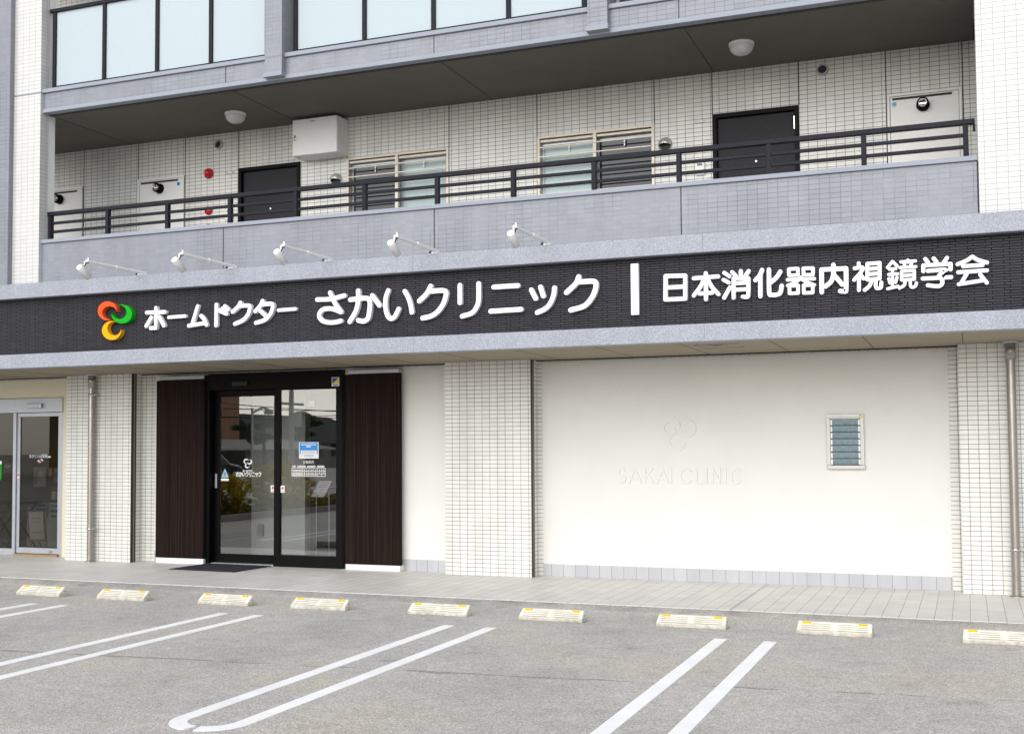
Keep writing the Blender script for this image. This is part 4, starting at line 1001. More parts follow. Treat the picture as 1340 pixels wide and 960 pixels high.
INK_STOP = plain('groove_shade', (0.30, 0.26, 0.19), 0.8)
stops = [(-5.310, -3.02, -1.5, 'dirty cream wheel stop farthest left, in front of the pharmacy door'),
         (-4.193, -3.02, 0.5, 'cream wheel stop in front of the door mat, just left of a double line'),
         (-2.925, -2.99, -0.8, 'cream wheel stop in front of the right timber screen, right of a double line'),
         (-1.822, -2.97, 0.6, 'cream wheel stop in front of the middle tiled pillar, left of the U shaped line'),
         (-0.534, -2.945, 0.2, 'cream wheel stop in front of the left end of the blank stucco wall'),
         (0.606, -2.95, -0.4, 'cream wheel stop below the word SAKAI, beside the top of the U shaped line'),
         (1.900, -2.92, 0.8, 'cream wheel stop in front of the relief letters, just left of the rightmost double line'),
         (3.117, -2.94, -0.6, 'cream wheel stop below the louvre window'),
         (4.430, -2.97, 0.4, 'cream wheel stop cut off by the right edge, below the right drainpipe')]
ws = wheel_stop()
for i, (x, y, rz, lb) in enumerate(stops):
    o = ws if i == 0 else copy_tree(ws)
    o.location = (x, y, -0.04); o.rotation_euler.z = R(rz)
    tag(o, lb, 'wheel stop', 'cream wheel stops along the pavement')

# ------------------------------------------------------------------ sign lettering on the dark band
YF, YB = -1.609, -1.561
def letter_mesh(strokes, w, y0, y1, sx=1.0, sz=1.0, dx=0.0, dz=0.0, step=0.0004):
    m = MB()
    for i, st in enumerate(strokes):
        pts = [(q[0] * sx + dx, q[1] * sz + dz) for q in st]
        m.prism_y(stroke_outline(pts, w, 6), y0 + i * step, y1)
    return m
GL = {}
for grp, nm, w, st in STROKES: GL.setdefault(grp, []).append((nm, w, st))
SIGN_INFO = {'a': ('white smaller katakana sign lettering right of the coloured emblem on the dark band', 'letter_sign'),
             'b': ('large white raised kana lettering in the middle of the dark band', 'letter_sign'),
             'c': ('white raised ten character kanji lettering at the right of the dark band', 'letter_sign')}
for grp in 'abc':
    xs = [q[0] for nm, w, st in GL[grp] for s in st for q in s]
    t = tag(empty(SIGN_INFO[grp][1], ((min(xs) + max(xs)) / 2, -1.56, 3.12)), SIGN_INFO[grp][0], 'sign')
    for nm, w, st in GL[grp]:
        fit('letter', letter_mesh(st, w, YF, YB), LETTERWHITE, t, 0.004)
t = tag(empty('divider_bar', (1.071, -1.56, 3.145)), 'white upright bar between the large kana and the kanji lettering', 'sign')
fit('bar', MB().box(1.031, 1.113, YF, YB, 2.884, 3.410), LETTERWHITE, t, 0.004)
t = tag(empty('emblem_sign', (-5.48, -1.56, 3.12)), 'three crescent emblem in orange, green and yellow at the left of the dark band', 'sign')
for key, mt, lb in (('o', ORANGE, 'orange crescent'), ('g', GREEN, 'green crescent'), ('y', YELLOW, 'yellow crescent')):
    o = fit('crescent', MB().prism_y(EMBLEM[key], -1.632 + 0.0006 * 'ogy'.index(key), YB), mt, t, 0.003); o['label'] = lb

# ------------------------------------------------------------------ relief lettering in the stucco
def text_obj(body):
    c = bpy.data.curves.new('lettering', 'FONT'); c.body = body; c.size = 1.0; c.resolution_u = 4
    o = bpy.data.objects.new('lettering', c); COL.objects.link(o)
    me = bpy.data.meshes.new_from_object(o.evaluated_get(bpy.context.evaluated_depsgraph_get()))
    bpy.data.objects.remove(o); bpy.data.curves.remove(c)
    return me
def text_mesh(body, x0, x1, z0, z1, y0, y1, keep=None):
    """flat lettering fitted into the rectangle, facing -y, given a real thickness"""
    me = text_obj(body)
    vx = [v.co.x for v in me.vertices]; vy = [v.co.y for v in me.vertices]
    ax, bx, ay, by = (min(vx), max(vx), min(vy), max(vy)) if keep is None else keep
    sx, sz = (x1 - x0) / (bx - ax), (z1 - z0) / (by - ay)
    bm = bmesh.new(); bm.from_mesh(me)
    bmesh.ops.remove_doubles(bm, verts=bm.verts, dist=1e-5)
    ret = bmesh.ops.extrude_face_region(bm, geom=list(bm.faces))
    ev = [v for v in ret['geom'] if isinstance(v, bmesh.types.BMVert)]
    es = set(ev)
    for v in bm.verts:
        x, y = v.co.x, v.co.y
        v.co = Vector((x0 + (x - ax) * sx, y1 if v in es else y0, z0 + (y - ay) * sz))
    bmesh.ops.recalc_face_normals(bm, faces=bm.faces)
    bm.to_mesh(me); bm.free()
    return me
def link_mesh(name, me, mat, root, bevel=0.0, seg=1):
    me.name = name; me.materials.clear(); me.materials.append(mat)
    o = bpy.data.objects.new(name, me); COL.objects.link(o)
    o.parent = root; me.transform(Matrix.Translation(-root.location))
    if bevel:
        md = o.modifiers.new('bevel', 'BEVEL'); md.width = bevel; md.segments = seg; md.limit_method = 'ANGLE'; md.angle_limit = R(50)
    return o

rs = tag(empty('relief_sign', (1.06, 0.236, 1.5)), 'white relief emblem with the words SAKAI CLINIC on the blank stucco wall', 'sign')
for k, key in enumerate('ogy'):
    fit('crescent', MB().prism_y(EMBLEM2[key], 0.224 + 0.0005 * k, 0.240), STUCCO, rs, 0.004, 2)
# one mesh for each relief letter, drawn as wide plain capitals (unit boxes 0..1 wide and high)
def arc_pts(cx, cz, rx, rz, a0, a1, n=18):
    return [(cx + rx * math.cos(R(a0 + (a1 - a0) * k / n)), cz + rz * math.sin(R(a0 + (a1 - a0) * k / n))) for k in range(n + 1)]
CAPS = {'S': [arc_pts(0.5, 0.745, 0.40, 0.255, 25, 270, 14)[:-1] + arc_pts(0.5, 0.255, 0.43, 0.255, 90, -155, 14)],
        'A': [[(0.03, 0.0), (0.5, 1.0)], [(0.5, 1.0), (0.97, 0.0)], [(0.20, 0.30), (0.80, 0.30)]],
        'K': [[(0.06, 0.0), (0.06, 1.0)], [(0.90, 1.0), (0.06, 0.38)], [(0.36, 0.58), (0.97, 0.0)]],
        'I': [[(0.5, 0.0), (0.5, 1.0)]],
        'C': [arc_pts(0.52, 0.5, 0.50, 0.5, 42, 318, 26)],
        'L': [[(0.06, 0.0), (0.06, 1.0)], [(0.06, 0.0), (1.0, 0.0)]],
        'N': [[(0.05, 0.0), (0.05, 1.0)], [(0.05, 1.0), (0.95, 0.0)], [(0.95, 0.0), (0.95, 1.0)]]}
spans = [('S', 165, 245), ('A', 255, 372), ('K', 384, 470), ('A', 480, 590), ('I', 596, 616), ('C', 672, 782), ('L', 798, 862), ('I', 878, 898), ('N', 922, 1004), ('I', 1026, 1046), ('C', 1068, 1166)]
for ch, a, b in spans:
    x0 = 0.317 + (a - 160) / 1008.0 * 1.489; x1 = 0.317 + (b - 160) / 1008.0 * 1.489
    m = MB()
    for k, st in enumerate(CAPS[ch]):
        pts = [(x0 + 0.012 + q[0] * (x1 - x0 - 0.024), 1.126 + q[1] * 0.162) for q in st]
        m.prism_y(stroke_outline(pts, 0.025, 1, 5), 0.224 + 0.0003 * k, 0.240)
    fit('letter', m, STUCCO, rs, 0.004, 2)

# ------------------------------------------------------------------ stickers and notices on the glass
def scaled(grp, x0, x1, z0, z1, y, wscale=1.0):
    P = [q for nm, w, st in GL[grp] for s in st for q in s]
    ax, bx = min(q[0] for q in P), max(q[0] for q in P); az, bz = min(q[1] for q in P), max(q[1] for q in P)
    sx, sz = (x1 - x0) / (bx - ax), (z1 - z0) / (bz - az)
    m = MB(); k = 0
    for nm, w, st in GL[grp]:
        for s in st:
            pts = [(x0 + (q[0] - ax) * sx, z0 + (q[1] - az) * sz) for q in s]
            m.prism_y(stroke_outline(pts, w * (sx + sz) / 2 * wscale, 4, 4), y - 0.0012 - 0.00002 * (k % 9), y); k += 1
    return m
def emblem_small(x0, x1, z0, z1, y):
    P = [q for v in EMBLEM2.values() for q in v]
    ax, bx = min(q[0] for q in P), max(q[0] for q in P); az, bz = min(q[1] for q in P), max(q[1] for q in P)
    m = MB()
    for k, v in enumerate(EMBLEM2.values()):
        m.prism_y([(x0 + (q[0] - ax) / (bx - ax) * (x1 - x0), z0 + (q[1] - az) / (bz - az) * (z1 - z0)) for q in v], y - 0.0012 - 0.00003 * k, y)
    return m
YL, YR = 0.2965, 0.2155
t = tag(empty('door_decal', (-4.85, YL, 1.28)), 'white emblem and kana lettering stuck on the left glass door leaf', 'decal')
fit('emblem', emblem_small(-4.925, -4.790, 1.290, 1.418, YL), DECAL, t)
fit('small_lettering', scaled('a', -4.935, -4.775, 1.246, 1.266, YL, 1.4), DECAL, t)
fit('lettering', scaled('b', -5.045, -4.650, 1.178, 1.238, YL, 1.25), DECAL, t)
t = tag(empty('warning_sticker', (-5.225, YL, 1.2)), 'pale blue triangular sticker at the left edge of the glass door', 'sticker')
m = MB(); m.prism_y([(-5.285, 1.165), (-5.165, 1.165), (-5.225, 1.285)], YL - 0.0012, YL)
fit('triangle', m, plain('sticker_blue', (0.35, 0.55, 0.72), 0.5), t)
m = MB(); m.prism_y([(-5.242, 1.18), (-5.232, 1.18), (-5.225, 1.235), (-5.235, 1.235)], YL - 0.002, YL - 0.0012); m.prism_y([(-5.215, 1.18), (-5.207, 1.18), (-5.213, 1.235), (-5.222, 1.235)], YL - 0.002, YL - 0.0012)
fit('print', m, NAVY, t)
fit('caption_strip', MB().box(-5.288, -5.165, YL - 0.0012, YL, 1.118, 1.150), DECAL, t)
for x, y, lb in ((-4.465, YL, 'small red and white sticker on the left glass door leaf beside the door gap'), (-4.258, YR, 'small red and white sticker on the right glass door leaf beside the door gap')):
    t = tag(empty('hand_sticker', (x, y, 1.015)), lb, 'sticker')
    fit('backing', MB().box(x - 0.030, x + 0.030, y - 0.0012, y, 0.970, 1.062), DECAL, t)
    m = MB(); m.prism_y([(x + 0.017 * math.cos(2 * math.pi * k / 16), 1.028 + 0.019 * math.sin(2 * math.pi * k / 16)) for k in range(16)], y - 0.002, y - 0.0012)
    m.box(x - 0.018, x + 0.018, y - 0.002, y - 0.0012, 0.980, 0.988)
    fit('print', m, PINKRED, t)
t = tag(empty('blue_notice', (-3.86, YR, 1.52)), 'blue and white notice on the right glass door leaf', 'poster')
fit('sheet', MB().box(-4.010, -3.712, YR - 0.0012, YR, 1.418, 1.632), PAPER, t)
fit('blue_field', MB().box(-3.997, -3.725, YR - 0.002, YR - 0.0012, 1.478, 1.622), BLUE, t)
m = MB(); m.box(-3.98, -3.742, YR - 0.0026, YR - 0.002, 1.478, 1.524)
for k in range(5): m.box(-3.972 + 0.046 * k, -3.937 + 0.046 * k, YR - 0.0026, YR - 0.002, 1.592, 1.605)
m.box(-3.90, -3.83, YR - 0.0026, YR - 0.002, 1.568, 1.582)
fit('white_print', m, DECAL, t)
m = MB()
for z in (1.512, 1.496, 1.484): m.box(-3.968, -3.76, YR - 0.0031, YR - 0.0026, z, z + 0.0045)
for z in (1.458, 1.443): m.box(-3.93, -3.79, YR - 0.0017, YR - 0.0012, z, z + 0.006)
fit('grey_print', m, INK, t)
t = tag(empty('timetable_decal', (-3.86, YR, 1.28)), 'white timetable grid lettered on the right glass door leaf', 'decal')
link_mesh('heading', text_mesh('診療案内', -3.945, -3.785, 1.350, 1.392, YR - 0.0012, YR), DECAL, t)
m = MB()
for a, b in ((-4.11, -4.045), (-4.03, -3.905), (-3.885, -3.755), (-3.735, -3.62)): 
    x = a
    while x < b - 0.01:
        m.box(x, x + 0.014, YR - 0.0012, YR, 1.303, 1.326); x += 0.0185
fit('caption', m, DECAL, t)
m = MB(); gx0, gx1, gz0, gz1 = -4.118, -3.612, 1.186, 1.292
xs = [gx0, -3.955] + [-3.955 + (gx1 + 3.955) * k / 6 for k in range(1, 7)]
zs = [gz0, gz0 + 0.030, gz0 + 0.066, gz1]
for z in zs: m.box(gx0, gx1 + 0.005, YR - 0.0012, YR, z - 0.003, z + 0.003)
for x in xs: m.box(x - 0.003, x + 0.003, YR - 0.0013, YR, gz0, gz1)
fit('grid', m, DECAL, t)
m = MB()
for r, z in enumerate((gz0 + 0.008, gz0 + 0.038, gz0 + 0.074)):
    for c in range(6):
        if r == 0 and c in (4, 5): continue
        x = -3.955 + (gx1 + 3.955) * (c + 0.5) / 6
        m.lathe((x, YR, z + 0.008), (0, -1, 0), [(0, 0.010), (0.0011, 0.010), (0.0011, 0.0)], 10)
    for k in range(6): m.box(gx0 + 0.012 + 0.024 * k, gx0 + 0.030 + 0.024 * k, YR - 0.0012, YR, z, z + 0.014)
fit('marks', m, DECAL, t)
t = tag(empty('security_sticker', (-3.42, 0.15, 2.41)), 'blue and yellow square sticker at the top right corner of the black door frame', 'sticker')
fit('backing', MB().box(-3.478, -3.368, 0.1485, 0.1499, 2.352, 2.468), DECAL, t)
m = MB(); m.prism_y([(-3.470, 2.386), (-3.376, 2.460), (-3.470, 2.460)], 0.1475, 0.1485); m.box(-3.462, -3.385, 0.1475, 0.1485, 2.360, 2.372)
fit('navy_print', m, NAVY, t)
fit('yellow_print', MB().prism_y([(-3.470, 2.382), (-3.376, 2.382), (-3.376, 2.456)], 0.1475, 0.1485), PRINTYELLOW, t)
t = tag(empty('paper_notice', (-3.83, YR + 0.007, 2.14)), 'small pale paper high up behind the right glass door leaf', 'poster')
fit('sheet', MB().box(-3.882, -3.782, YR + 0.0068, YR + 0.008, 2.108, 2.172), PAPER, t)
t = tag(empty('leaflet_stand', (-4.07, 0.92, 0.012)), 'slim floor stand holding a tilted white notice behind the right glass door', 'stand')
mm = MB(); mm.add([(-4.235, 0.885, 0.885), (-4.03, 0.885, 0.885), (-3.935, 0.94, 1.105), (-4.135, 0.94, 1.105), (-4.235, 0.889, 0.884), (-4.03, 0.889, 0.884), (-3.935, 0.944, 1.104), (-4.135, 0.944, 1.104)],
                  [(0, 1, 2, 3), (7, 6, 5, 4), (0, 4, 5, 1), (1, 5, 6, 2), (2, 6, 7, 3), (3, 7, 4, 0)])
sp_ = fit('sign_plate', mm, PAPER, t)
mm = MB()
for k, (s, a, b) in enumerate(((0.85, 0.2, 0.8), (0.7, 0.15, 0.85), (0.6, 0.15, 0.8), (0.42, 0.45, 0.6), (0.25, 0.12, 0.85))):
    y = 0.885 + 0.055 * s - 0.0012; z = 0.885 + 0.22 * s; l = -4.235 + 0.10 * s
    mm.box(l + 0.2 * a, l + 0.2 * b, y - 0.001, y, z, z + 0.006)
fit('print', mm, PINKRED, t)
for x in (-4.165, -3.965): fit('leg', MB().cyl((x, 0.915, 0.02), (x, 0.915, 0.95), 0.008, n=10), SILVER, t)
fit('stand_base', MB().box(-4.20, -3.93, 0.82, 1.02, 0.013, 0.025), SILVER, t, 0.004)

# pharmacy: lettering, stickers and what stands inside
t = tag(empty('pharmacy_decal', (-8.55, 0.4015, 1.42)), 'white pharmacy name lettering with a small dragonfly on the far left glass door', 'decal')
link_mesh('lettering', text_mesh('あかとんぼ薬局', -8.745, -8.405, 1.436, 1.490, 0.4003, 0.4015), DECAL, t)
m = MB()
for k in range(3): m.box(-8.395 + 0.019 * k, -8.381 + 0.019 * k, 0.4003, 0.4015, 1.440, 1.462)
fit('small_lettering', m, DECAL, t)
m = MB()
for cx, cz, a in ((-8.570, 1.395, 20), (-8.545, 1.375, -15), (-8.515, 1.415, 15), (-8.500, 1.40, -20)):
    m.prism_y([(cx + 0.022 * math.cos(q) * math.cos(R(a)) - 0.008 * math.sin(q) * math.sin(R(a)), cz + 0.022 * math.cos(q) * math.sin(R(a)) + 0.008 * math.sin(q) * math.cos(R(a))) for q in [2 * math.pi * k / 12 for k in range(12)]], 0.4003, 0.4015)
df = fit('dragonfly_wings', m, DECAL, t)
fit('dragonfly_body', MB().prism_y([(-8.575, 1.358), (-8.568, 1.354), (-8.505, 1.425), (-8.512, 1.430)], 0.3999, 0.4003), PINKRED, t)
t = tag(empty('hand_sticker', (-8.925, 0.384, 1.185)), 'small red and white sticker on the silver stile of the far left door', 'sticker')
fit('backing', MB().box(-8.950, -8.915, 0.3835, 0.3848, 1.14, 1.225), DECAL, t)
fit('print', MB().box(-8.946, -8.919, 0.3827, 0.3835, 1.165, 1.215), PINKRED, t)
t = tag(empty('green_sign', (-9.33, 0.411, 1.22)), 'green sticker on the glass at the extreme left edge', 'sticker')
fit('sheet', MB().box(-9.42, -9.285, 0.410, 0.4115, 1.11, 1.34), GREEN, t)
fit('white_strip', MB().box(-9.42, -9.285, 0.410, 0.4115, 1.345, 1.39), DECAL, t)
PINKPAPER = plain('pink_paper', (0.55, 0.42, 0.42), 0.6)
def poster(x0, x1, z0, z1, y, mat, lab, inks):
    t = tag(empty('poster', ((x0 + x1) / 2, y, (z0 + z1) / 2)), lab, 'poster')
    fit('sheet', MB().box(x0, x1, y - 0.002, y, z0, z1), mat, t)
    for a, b, c, d, mt in inks:
        fit('print', MB().box(x0 + (x1 - x0) * a, x0 + (x1 - x0) * b, y - 0.003, y - 0.002, z0 + (z1 - z0) * c, z0 + (z1 - z0) * d), mt, t)
poster(-10.40, -10.13, 0.94, 1.27, 2.218, PINKPAPER, 'pink poster on the pharmacy wall behind the far left door', [(0.0, 0.3, 0.1, 0.45, INK), (0.4, 0.8, 0.5, 0.8, PAPER)])
poster(-10.09, -9.98, 1.10, 1.27, 2.218, PINKRED, 'small red framed poster on the pharmacy wall right of the pink one', [(0.2, 0.8, 0.15, 0.85, PAPER)])
poster(-9.97, -9.79, 1.01, 1.26, 2.218, plain('pale_blue_paper', (0.36, 0.50, 0.58), 0.6), 'pale blue poster on the pharmacy wall right of the small red one', [(0.1, 0.9, 0.7, 0.85, PAPER), (0.5, 0.95, 0.3, 0.5, PRINTYELLOW)])
poster(-11.06, -10.87, 1.43, 1.58, 2.218, plain('maroon_paper', (0.16, 0.05, 0.06), 0.6), 'dark maroon poster on the pharmacy wall left of the door mullion', [(0.1, 0.9, 0.2, 0.5, NAVY)])
poster(-11.05, -10.88, 1.17, 1.34, 2.218, plain('tan_paper', (0.34, 0.28, 0.16), 0.6), 'tan notice on the pharmacy wall below the maroon poster', [(0.15, 0.85, 0.5, 0.8, PAPER)])
t = tag(empty('counter', (-9.55, 1.8, 0.012)), 'pale counter with leaflets inside the pharmacy', 'counter')
fit('counter_front', MB().box(-9.95, -8.80, 1.62, 1.95, 0.013, 0.72), INTWHITE, t)
fit('counter_top', MB().box(-9.98, -8.78, 1.58, 1.97, 0.721, 0.75), INTBEIGE, t, 0.004)
t = tag(empty('leaflet_board', (-9.33, 1.62, 0.751)), 'colourful leaflet display standing on the pharmacy counter', 'display')
fit('back_board', MB().box(-9.50, -9.15, 1.66, 1.67, 0.752, 0.98), plain('board_green', (0.05, 0.14, 0.06), 0.6), t)
fit('header_strip', MB().box(-9.47, -9.18, 1.652, 1.659, 0.91, 0.945), PINKRED, t)
for x0, mt in ((-9.48, PAPER), (-9.38, PRINTYELLOW), (-9.28, PAPER)): fit('leaflet', MB().box(x0, x0 + 0.085, 1.648, 1.652, 0.76, 0.89), mt, t)
for x0, z0, lab in ((-9.72, 0.47, 'white printed sheet hanging from the left of the pharmacy counter'), (-9.45, 0.44, 'white printed sheet hanging from the right of the pharmacy counter')):
    poster(x0, x0 + 0.21, z0, 0.715, 1.575, PAPER, lab, [(0.1, 0.9, 0.75, 0.88, INK), (0.1, 0.9, 0.45, 0.6, BLUE), (0.15, 0.7, 0.15, 0.3, INK)])
t = tag(empty('easel_sign', (-9.10, 0.98, 0.012)), 'wooden easel with a white printed board inside the pharmacy door', 'easel')
def slab(name, pts, th, mat):
    mm = MB(); f = [Vector(p) for p in pts]; n = (f[1] - f[0]).cross(f[3] - f[0]).normalized() * th
    mm.add(f + [q + n for q in f], [(0, 1, 2, 3), (7, 6, 5, 4), (0, 4, 5, 1), (1, 5, 6, 2), (2, 6, 7, 3), (3, 7, 4, 0)])
    return fit(name, mm, mat, t)
slab('board', [(-9.20, 0.92, 0.19), (-8.93, 0.92, 0.19), (-9.05, 1.02, 0.60), (-9.335, 1.02, 0.60)], 0.01, PAPER)
mm = MB()
for s, a, b in ((0.72, 0.15, 0.85), (0.58, 0.1, 0.8), (0.2, 0.1, 0.9)):
    z = 0.19 + 0.41 * s; y = 0.92 + 0.1 * s - 0.003; l = -9.20 - 0.135 * s; w_ = 0.275
    mm.box(l + w_ * a, l + w_ * b, y - 0.002, y, z, z + 0.03)
fit('print', mm, PINKRED, t)
def bar(name, p0, p1, r, mat): return fit(name, MB().cyl(p0, p1, r, n=8), mat, t)
bar('frame_bar', (-9.36, 1.02, 0.62), (-9.16, 0.90, 0.05), 0.013, WOODLIGHT); bar('frame_bar', (-9.04, 1.02, 0.62), (-8.86, 0.90, 0.03), 0.013, WOODLIGHT)
bar('frame_bar', (-9.36, 1.02, 0.62), (-9.04, 1.02, 0.62), 0.012, WOODLIGHT); bar('frame_bar', (-9.225, 0.92, 0.18), (-8.91, 0.92, 0.18), 0.012, WOODLIGHT)
bar('leg', (-9.33, 1.05, 0.60), (-9.30, 1.25, 0.02), 0.012, WOODLIGHT)
t = tag(empty('side_table', (-9.9, 1.3, 0.012)), 'dark table with crossed legs inside the pharmacy', 'table')
fit('tabletop', MB().box(-10.25, -9.52, 1.05, 1.5, 0.71, 0.74), DARKMETAL, t, 0.004)
for x0, x1 in ((-10.2, -9.6), (-9.6, -10.2)):
    bar('leg', (x0, 1.1, 0.71), (x1, 1.1, 0.02), 0.014, DARKMETAL); bar('leg', (x0, 1.45, 0.71), (x1, 1.45, 0.02), 0.014, DARKMETAL)
t = tag(empty('bentwood_chair', (-10.15, 0.85, 0.012)), 'orange bentwood chair at the left edge inside the pharmacy', 'chair')
m = MB(); m.tube([(-10.15 + 0.24 * math.cos(q), 0.95, 0.40 + 0.30 * math.sin(q)) for q in [R(-20 + 220 * k / 16) for k in range(17)]], 0.018, 8)
fit('bent_frame', m, WOODLIGHT, t)
fit('seat', MB().box(-10.36, -9.94, 0.75, 1.10, 0.38, 0.41), WOODLIGHT, t, 0.01)
for x in (-10.33, -9.96):
    for y in (0.78, 1.07): bar('leg', (x, y, 0.38), (x, y, 0.013), 0.015, WOODLIGHT)

# ------------------------------------------------------------------ what the door glass mirrors: the far side of the car park
random.seed(4)
def leaf_cloud(m, cx, cy, cz, rx, ry, rz, n, size, shell=0.55):
    for _ in range(n):
        while True:
            d = Vector((random.uniform(-1, 1), random.uniform(-1, 1), random.uniform(-1, 1)))
            if 0.05 < d.length < 1: break
        d.normalize(); k = shell + (1 - shell) * random.random() ** 0.7
        k *= 1 + 0.12 * math.sin(5 * d.x + 3 * d.z + cx) * math.cos(4 * d.y + cz)
        c = Vector((cx + d.x * rx * k, cy + d.y * ry * k, cz + d.z * rz * k))
        a = Vector((random.uniform(-1, 1), random.uniform(-1, 1), random.uniform(-1, 1))).normalized(); b = a.orthogonal().normalized()
        s = size * random.uniform(0.6, 1.3)
        m.add([c - a * s, c - b * s * 0.5, c + a * s, c + b * s * 0.5], [(0, 1, 2, 3)])
    return m
pl = MB(); pl.box(-11.05, -10.90, -16.5, -7.2, -0.2, 0.10); pl.box(-13.2, -13.05, -16.5, -7.2, -0.2, 0.10); pl.box(-13.05, -11.05, -7.35, -7.2, -0.2, 0.10); pl.box(-13.05, -11.05, -16.5, -16.35, -0.2, 0.10)
tag(pl.build('planter_kerb', CONCRETE), 'low concrete kerb round the planting bed mirrored in the entrance glass', 'kerb')
tag(MB().box(-13.05, -11.05, -16.35, -7.35, -0.2, 0.06).build('soil', BARK), kind='structure')
def shrub(y, r, h, label):
    t = tag(empty('golden_shrub', (-11.8, y, 0.06)), label, 'shrub', 'shrubs mirrored in the entrance glass')
    m = MB(); leaf_cloud(m, 0, 0, h * 0.52, r, r, h * 0.52, 2600, 0.055)
    m.build('foliage', GOLDLEAF, t)
    MB().cyl((0, 0, 0), (0, 0, h * 0.6), 0.04, 0.02, 8).build('stem', BARK, t)
shrub(-8.85, 0.62, 0.95, 'smaller golden green shrub mirrored at the left edge of the entrance glass')
shrub(-11.45, 0.92, 1.15, 'larger round golden shrub mirrored across the two entrance door leaves')
m = MB()
for k in range(13): leaf_cloud(m, -11.55 + 0.1 * math.sin(k * 2.1), -7.9 - 0.62 * k, 0.16, 0.42, 0.46, 0.22, 380, 0.045)
tag(m.build('low_hedge', HEDGELEAF), 'low dark golden hedge mirrored along the foot of the entrance glass', 'hedge')
tag(MB().box(-19.4, -19.0, -60, 40, -0.1, -0.036).build('lane_marking', BIKEBLUE), kind='structure')
for x in (-20.2, -23.6): tag(MB().box(x, x + 0.15, -60, 40, -0.1, -0.036).build('lane_marking', LINEPAINT), kind='structure')
# garage with a shallow roof
t = tag(empty('garage', (-36, -44, -0.04)), 'low pale garage with a flat sloping roof mirrored in the entrance glass', 'garage')
m = MB(); m.box(-38.0, -34.6, -40.4, -36.0, -0.04, 1.45); m.box(-38.0, -34.6, -52, -43.2, -0.04, 1.45); m.box(-38.2, -38.0, -52, -36, -0.04, 1.45)
fit('wall', m, CONCRETE, t)
m = MB(); m.add([(-34.0, -53, 1.45), (-34.0, -35, 1.45), (-37.5, -35, 2.05), (-37.5, -53, 2.05), (-34.0, -53, 1.52), (-34.0, -35, 1.52), (-37.5, -35, 2.12), (-37.5, -53, 2.12)], [(0, 1, 2, 3), (4, 7, 6, 5), (0, 4, 5, 1), (1, 5, 6, 2), (2, 6, 7, 3), (3, 7, 4, 0)])
fit('roof', m, CONCRETE, t)
# big tiled roof behind
def house(cx, y0, y1, depth, eave, ridge, label):
    t = tag(empty('tiled_house', (cx, (y0 + y1) / 2, -0.04)), label, 'house')
    fit('wall', MB().box(cx - depth / 2 + 0.6, cx + depth / 2 - 0.6, y0 + 0.6, y1 - 0.6, -0.04, eave), CONCRETE, t)
    a = depth / 2
    m = MB(); m.add([(cx + a, y0, eave - 0.1), (cx + a, y1, eave - 0.1), (cx - a, y1, eave - 0.1), (cx - a, y0, eave - 0.1), (cx, y0 + a * 0.55, ridge), (cx, y1 - a * 0.55, ridge)], [(0, 1, 5, 4), (2, 3, 4, 5), (1, 2, 5), (3, 0, 4), (3, 2, 1, 0)])
    r = fit('roof', m, ROOFTILE, t)
    fit('ridge_cap', MB().box(cx - 0.2, cx + 0.2, y0 + a * 0.5, y1 - a * 0.5, ridge - 0.05, ridge + 0.3), ROOFTILE, r)
    for k in range(3): fit('window', MB().box(cx + a - 0.62, cx + a - 0.58, y0 + 2 + 3.2 * k, y0 + 3.4 + 3.2 * k, 0.9, 1.9), DARKMETAL, t)
house(-49, -80, -60, 10, 2.05, 4.3, 'wide house with a grey tiled hip roof mirrored in the right glass leaf')
house(-50, -59, -50, 8, 2.0, 3.4, 'small house with a dark tiled roof mirrored in the left glass leaf')
t = tag(empty('brown_building', (-45, -48.4, -0.04)), 'tall brown clad building mirrored at the upper left of the entrance glass', 'building')
fit('wall', MB().box(-49, -42, -53.3, -43, -0.04, 9.5), BROWNBRICK, t)
fit('roof', MB().box(-49.2, -41.8, -53.5, -42.8, 9.5, 9.8), DARKMETAL, t)
def pole(x, y, h, r, label, lamp):
    t = tag(empty('utility_pole', (x, y, -0.04)), label, 'pole')
    fit('shaft', MB().cyl((x, y, -0.04), (x, y, h), r, r * 0.75, 14), POLEGREY, t)
    if lamp:
        fit('lamp_arm', MB().tube([(x, y, h - 0.2), (x + 0.1, y - 0.6, h + 0.05), (x + 0.1, y - 1.0, h - 0.05)], 0.05, 8), POLEGREY, t)
        fit('lamp_head', MB().lathe((x + 0.1, y - 1.0, h - 0.1), (0, 0, -1), [(-0.1, 0.0), (0, 0.2), (0.12, 0.18), (0.14, 0.0)], 14), POLEGREY, t)
    else:
        fit('cross_arm', MB().box(x - 0.04, x + 0.04, y - 0.9, y + 0.9, h - 0.6, h - 0.5), POLEGREY, t)
        fit('insulator', MB().cyl((x, y, h), (x, y, h + 0.35), 0.05, n=8), DARKMETAL, t)
        fit('transformer', MB().cyl((x + 0.25, y, h - 1.5), (x + 0.25, y, h - 0.9), 0.2, n=14), POLEGREY, t)
pole(-22.0, -28.2, 3.95, 0.13, 'pale utility pole mirrored in the right glass leaf', False)
pole(-22.0, -25.2, 3.15, 0.06, 'thin lamp post mirrored in the left glass leaf', True)
for k, (za, zb, ya, yb) in enumerate(((3.35, 3.85, -6.0, -46.0), (3.1, 3.5, -8.0, -46.0), (3.9, 3.55, -8.0, -50.0), (2.9, 3.75, -10.0, -44.0))):
    pts = [(-22.0 - 0.25 * k, ya + (yb - ya) * s / 14, za + (zb - za) * s / 14 - 0.5 * (1 - (2 * s / 14 - 1) ** 2)) for s in range(15)]
    tag(MB().tube(pts, 0.018, 5).build('overhead_cable', RUBBER), 'thin dark overhead cable mirrored against the sky in the entrance glass', 'cable', 'overhead cables mirrored in the entrance glass')
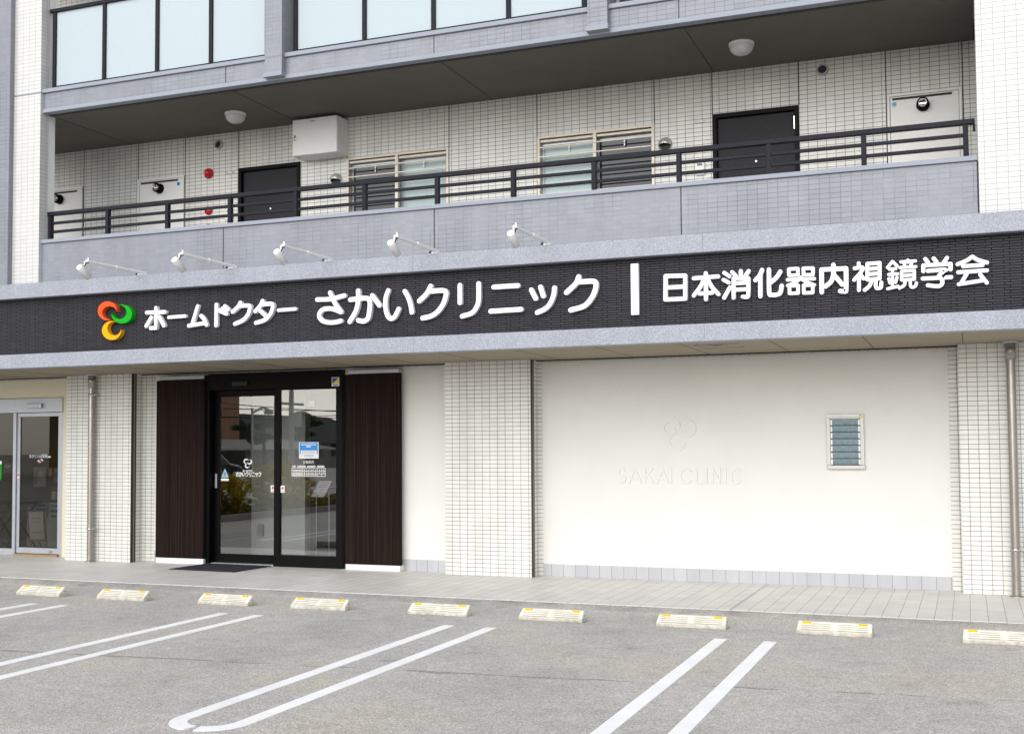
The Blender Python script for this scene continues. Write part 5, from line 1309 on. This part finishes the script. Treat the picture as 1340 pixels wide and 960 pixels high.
def niwaki(x, y, pads, label):
    t = tag(empty('pine_tree', (x, y, -0.04)), label, 'tree')
    trunk = MB(); prev = Vector((0, 0, 0))
    top = max(p[2] for p in pads)
    pts = [Vector((0.12 * math.sin(k * 1.1), 0.16 * math.sin(k * 0.9 + 1), top * k / 8)) for k in range(9)]
    for k in range(8): trunk.cyl(pts[k], pts[k + 1], 0.13 - 0.012 * k, 0.118 - 0.012 * k, 8, smooth=True)
    for dx, dy, dz, r in pads:
        b = min(pts, key=lambda q: abs(q.z - dz + 0.25)); trunk.cyl(b, (dx, dy, dz - 0.05), 0.05, 0.03, 6)
    trunk.build('trunk', BARK, t)
    f = MB()
    for dx, dy, dz, r in pads: leaf_cloud(f, dx, dy, dz, r, r, 0.16, 420, 0.07, 0.3)
    f.build('crown', PINELEAF, t)
niwaki(-27, -33.6, [(0, 0.1, 3.02, 0.62), (0, -1.0, 2.95, 0.45), (0.1, 2.0, 2.55, 0.55), (0, 0.5, 2.65, 0.5), (0.2, -0.5, 2.72, 0.4), (0, -0.2, 2.15, 0.4), (0.1, 0.7, 1.95, 0.5)], 'cloud pruned pine mirrored in the left glass leaf')
niwaki(-27, -37.6, [(0, 0, 3.15, 0.5), (0.1, -0.4, 2.85, 0.6), (0, 0.9, 2.62, 0.4), (-0.1, -0.1, 2.3, 0.55), (0.2, 1.0, 2.1, 0.45), (0, 0.5, 3.3, 0.4)], 'cloud pruned pine mirrored in the right glass leaf')
def car(x, y, label):
    t = tag(empty('parked_car', (x, y, -0.04), R(90)), label, 'car')
    prof = [(-2.0, 0.30), (-2.05, 0.62), (-1.75, 0.78), (-1.05, 0.86), (-0.55, 1.32), (0.75, 1.36), (1.55, 0.92), (2.05, 0.82), (2.1, 0.34)]
    m = MB(); n = len(prof)
    vs = [(px, sy * (0.84 if pz < 0.95 else 0.66), pz) for sy in (-1, 1) for px, pz in prof]
    m.add(vs, [list(range(n)), list(range(2 * n - 1, n - 1, -1))] + [(i, n + i, n + (i + 1) % n, (i + 1) % n) for i in range(n)])
    m.build('body', CARPAINT, t, 0.06, 3)
    for wx in (-1.3, 1.3):
        for wy in (-0.78, 0.78):
            w_ = MB().cyl((wx, wy - 0.1, 0.31), (wx, wy + 0.1, 0.31), 0.31, n=20).build('wheel', RUBBER, t)
            MB().cyl((wx, wy - 0.11, 0.31), (wx, wy + 0.11, 0.31), 0.18, n=16).build('rim', SILVER, w_)
car(-30.0, -33.0, 'dark car under cover mirrored in the left glass leaf')
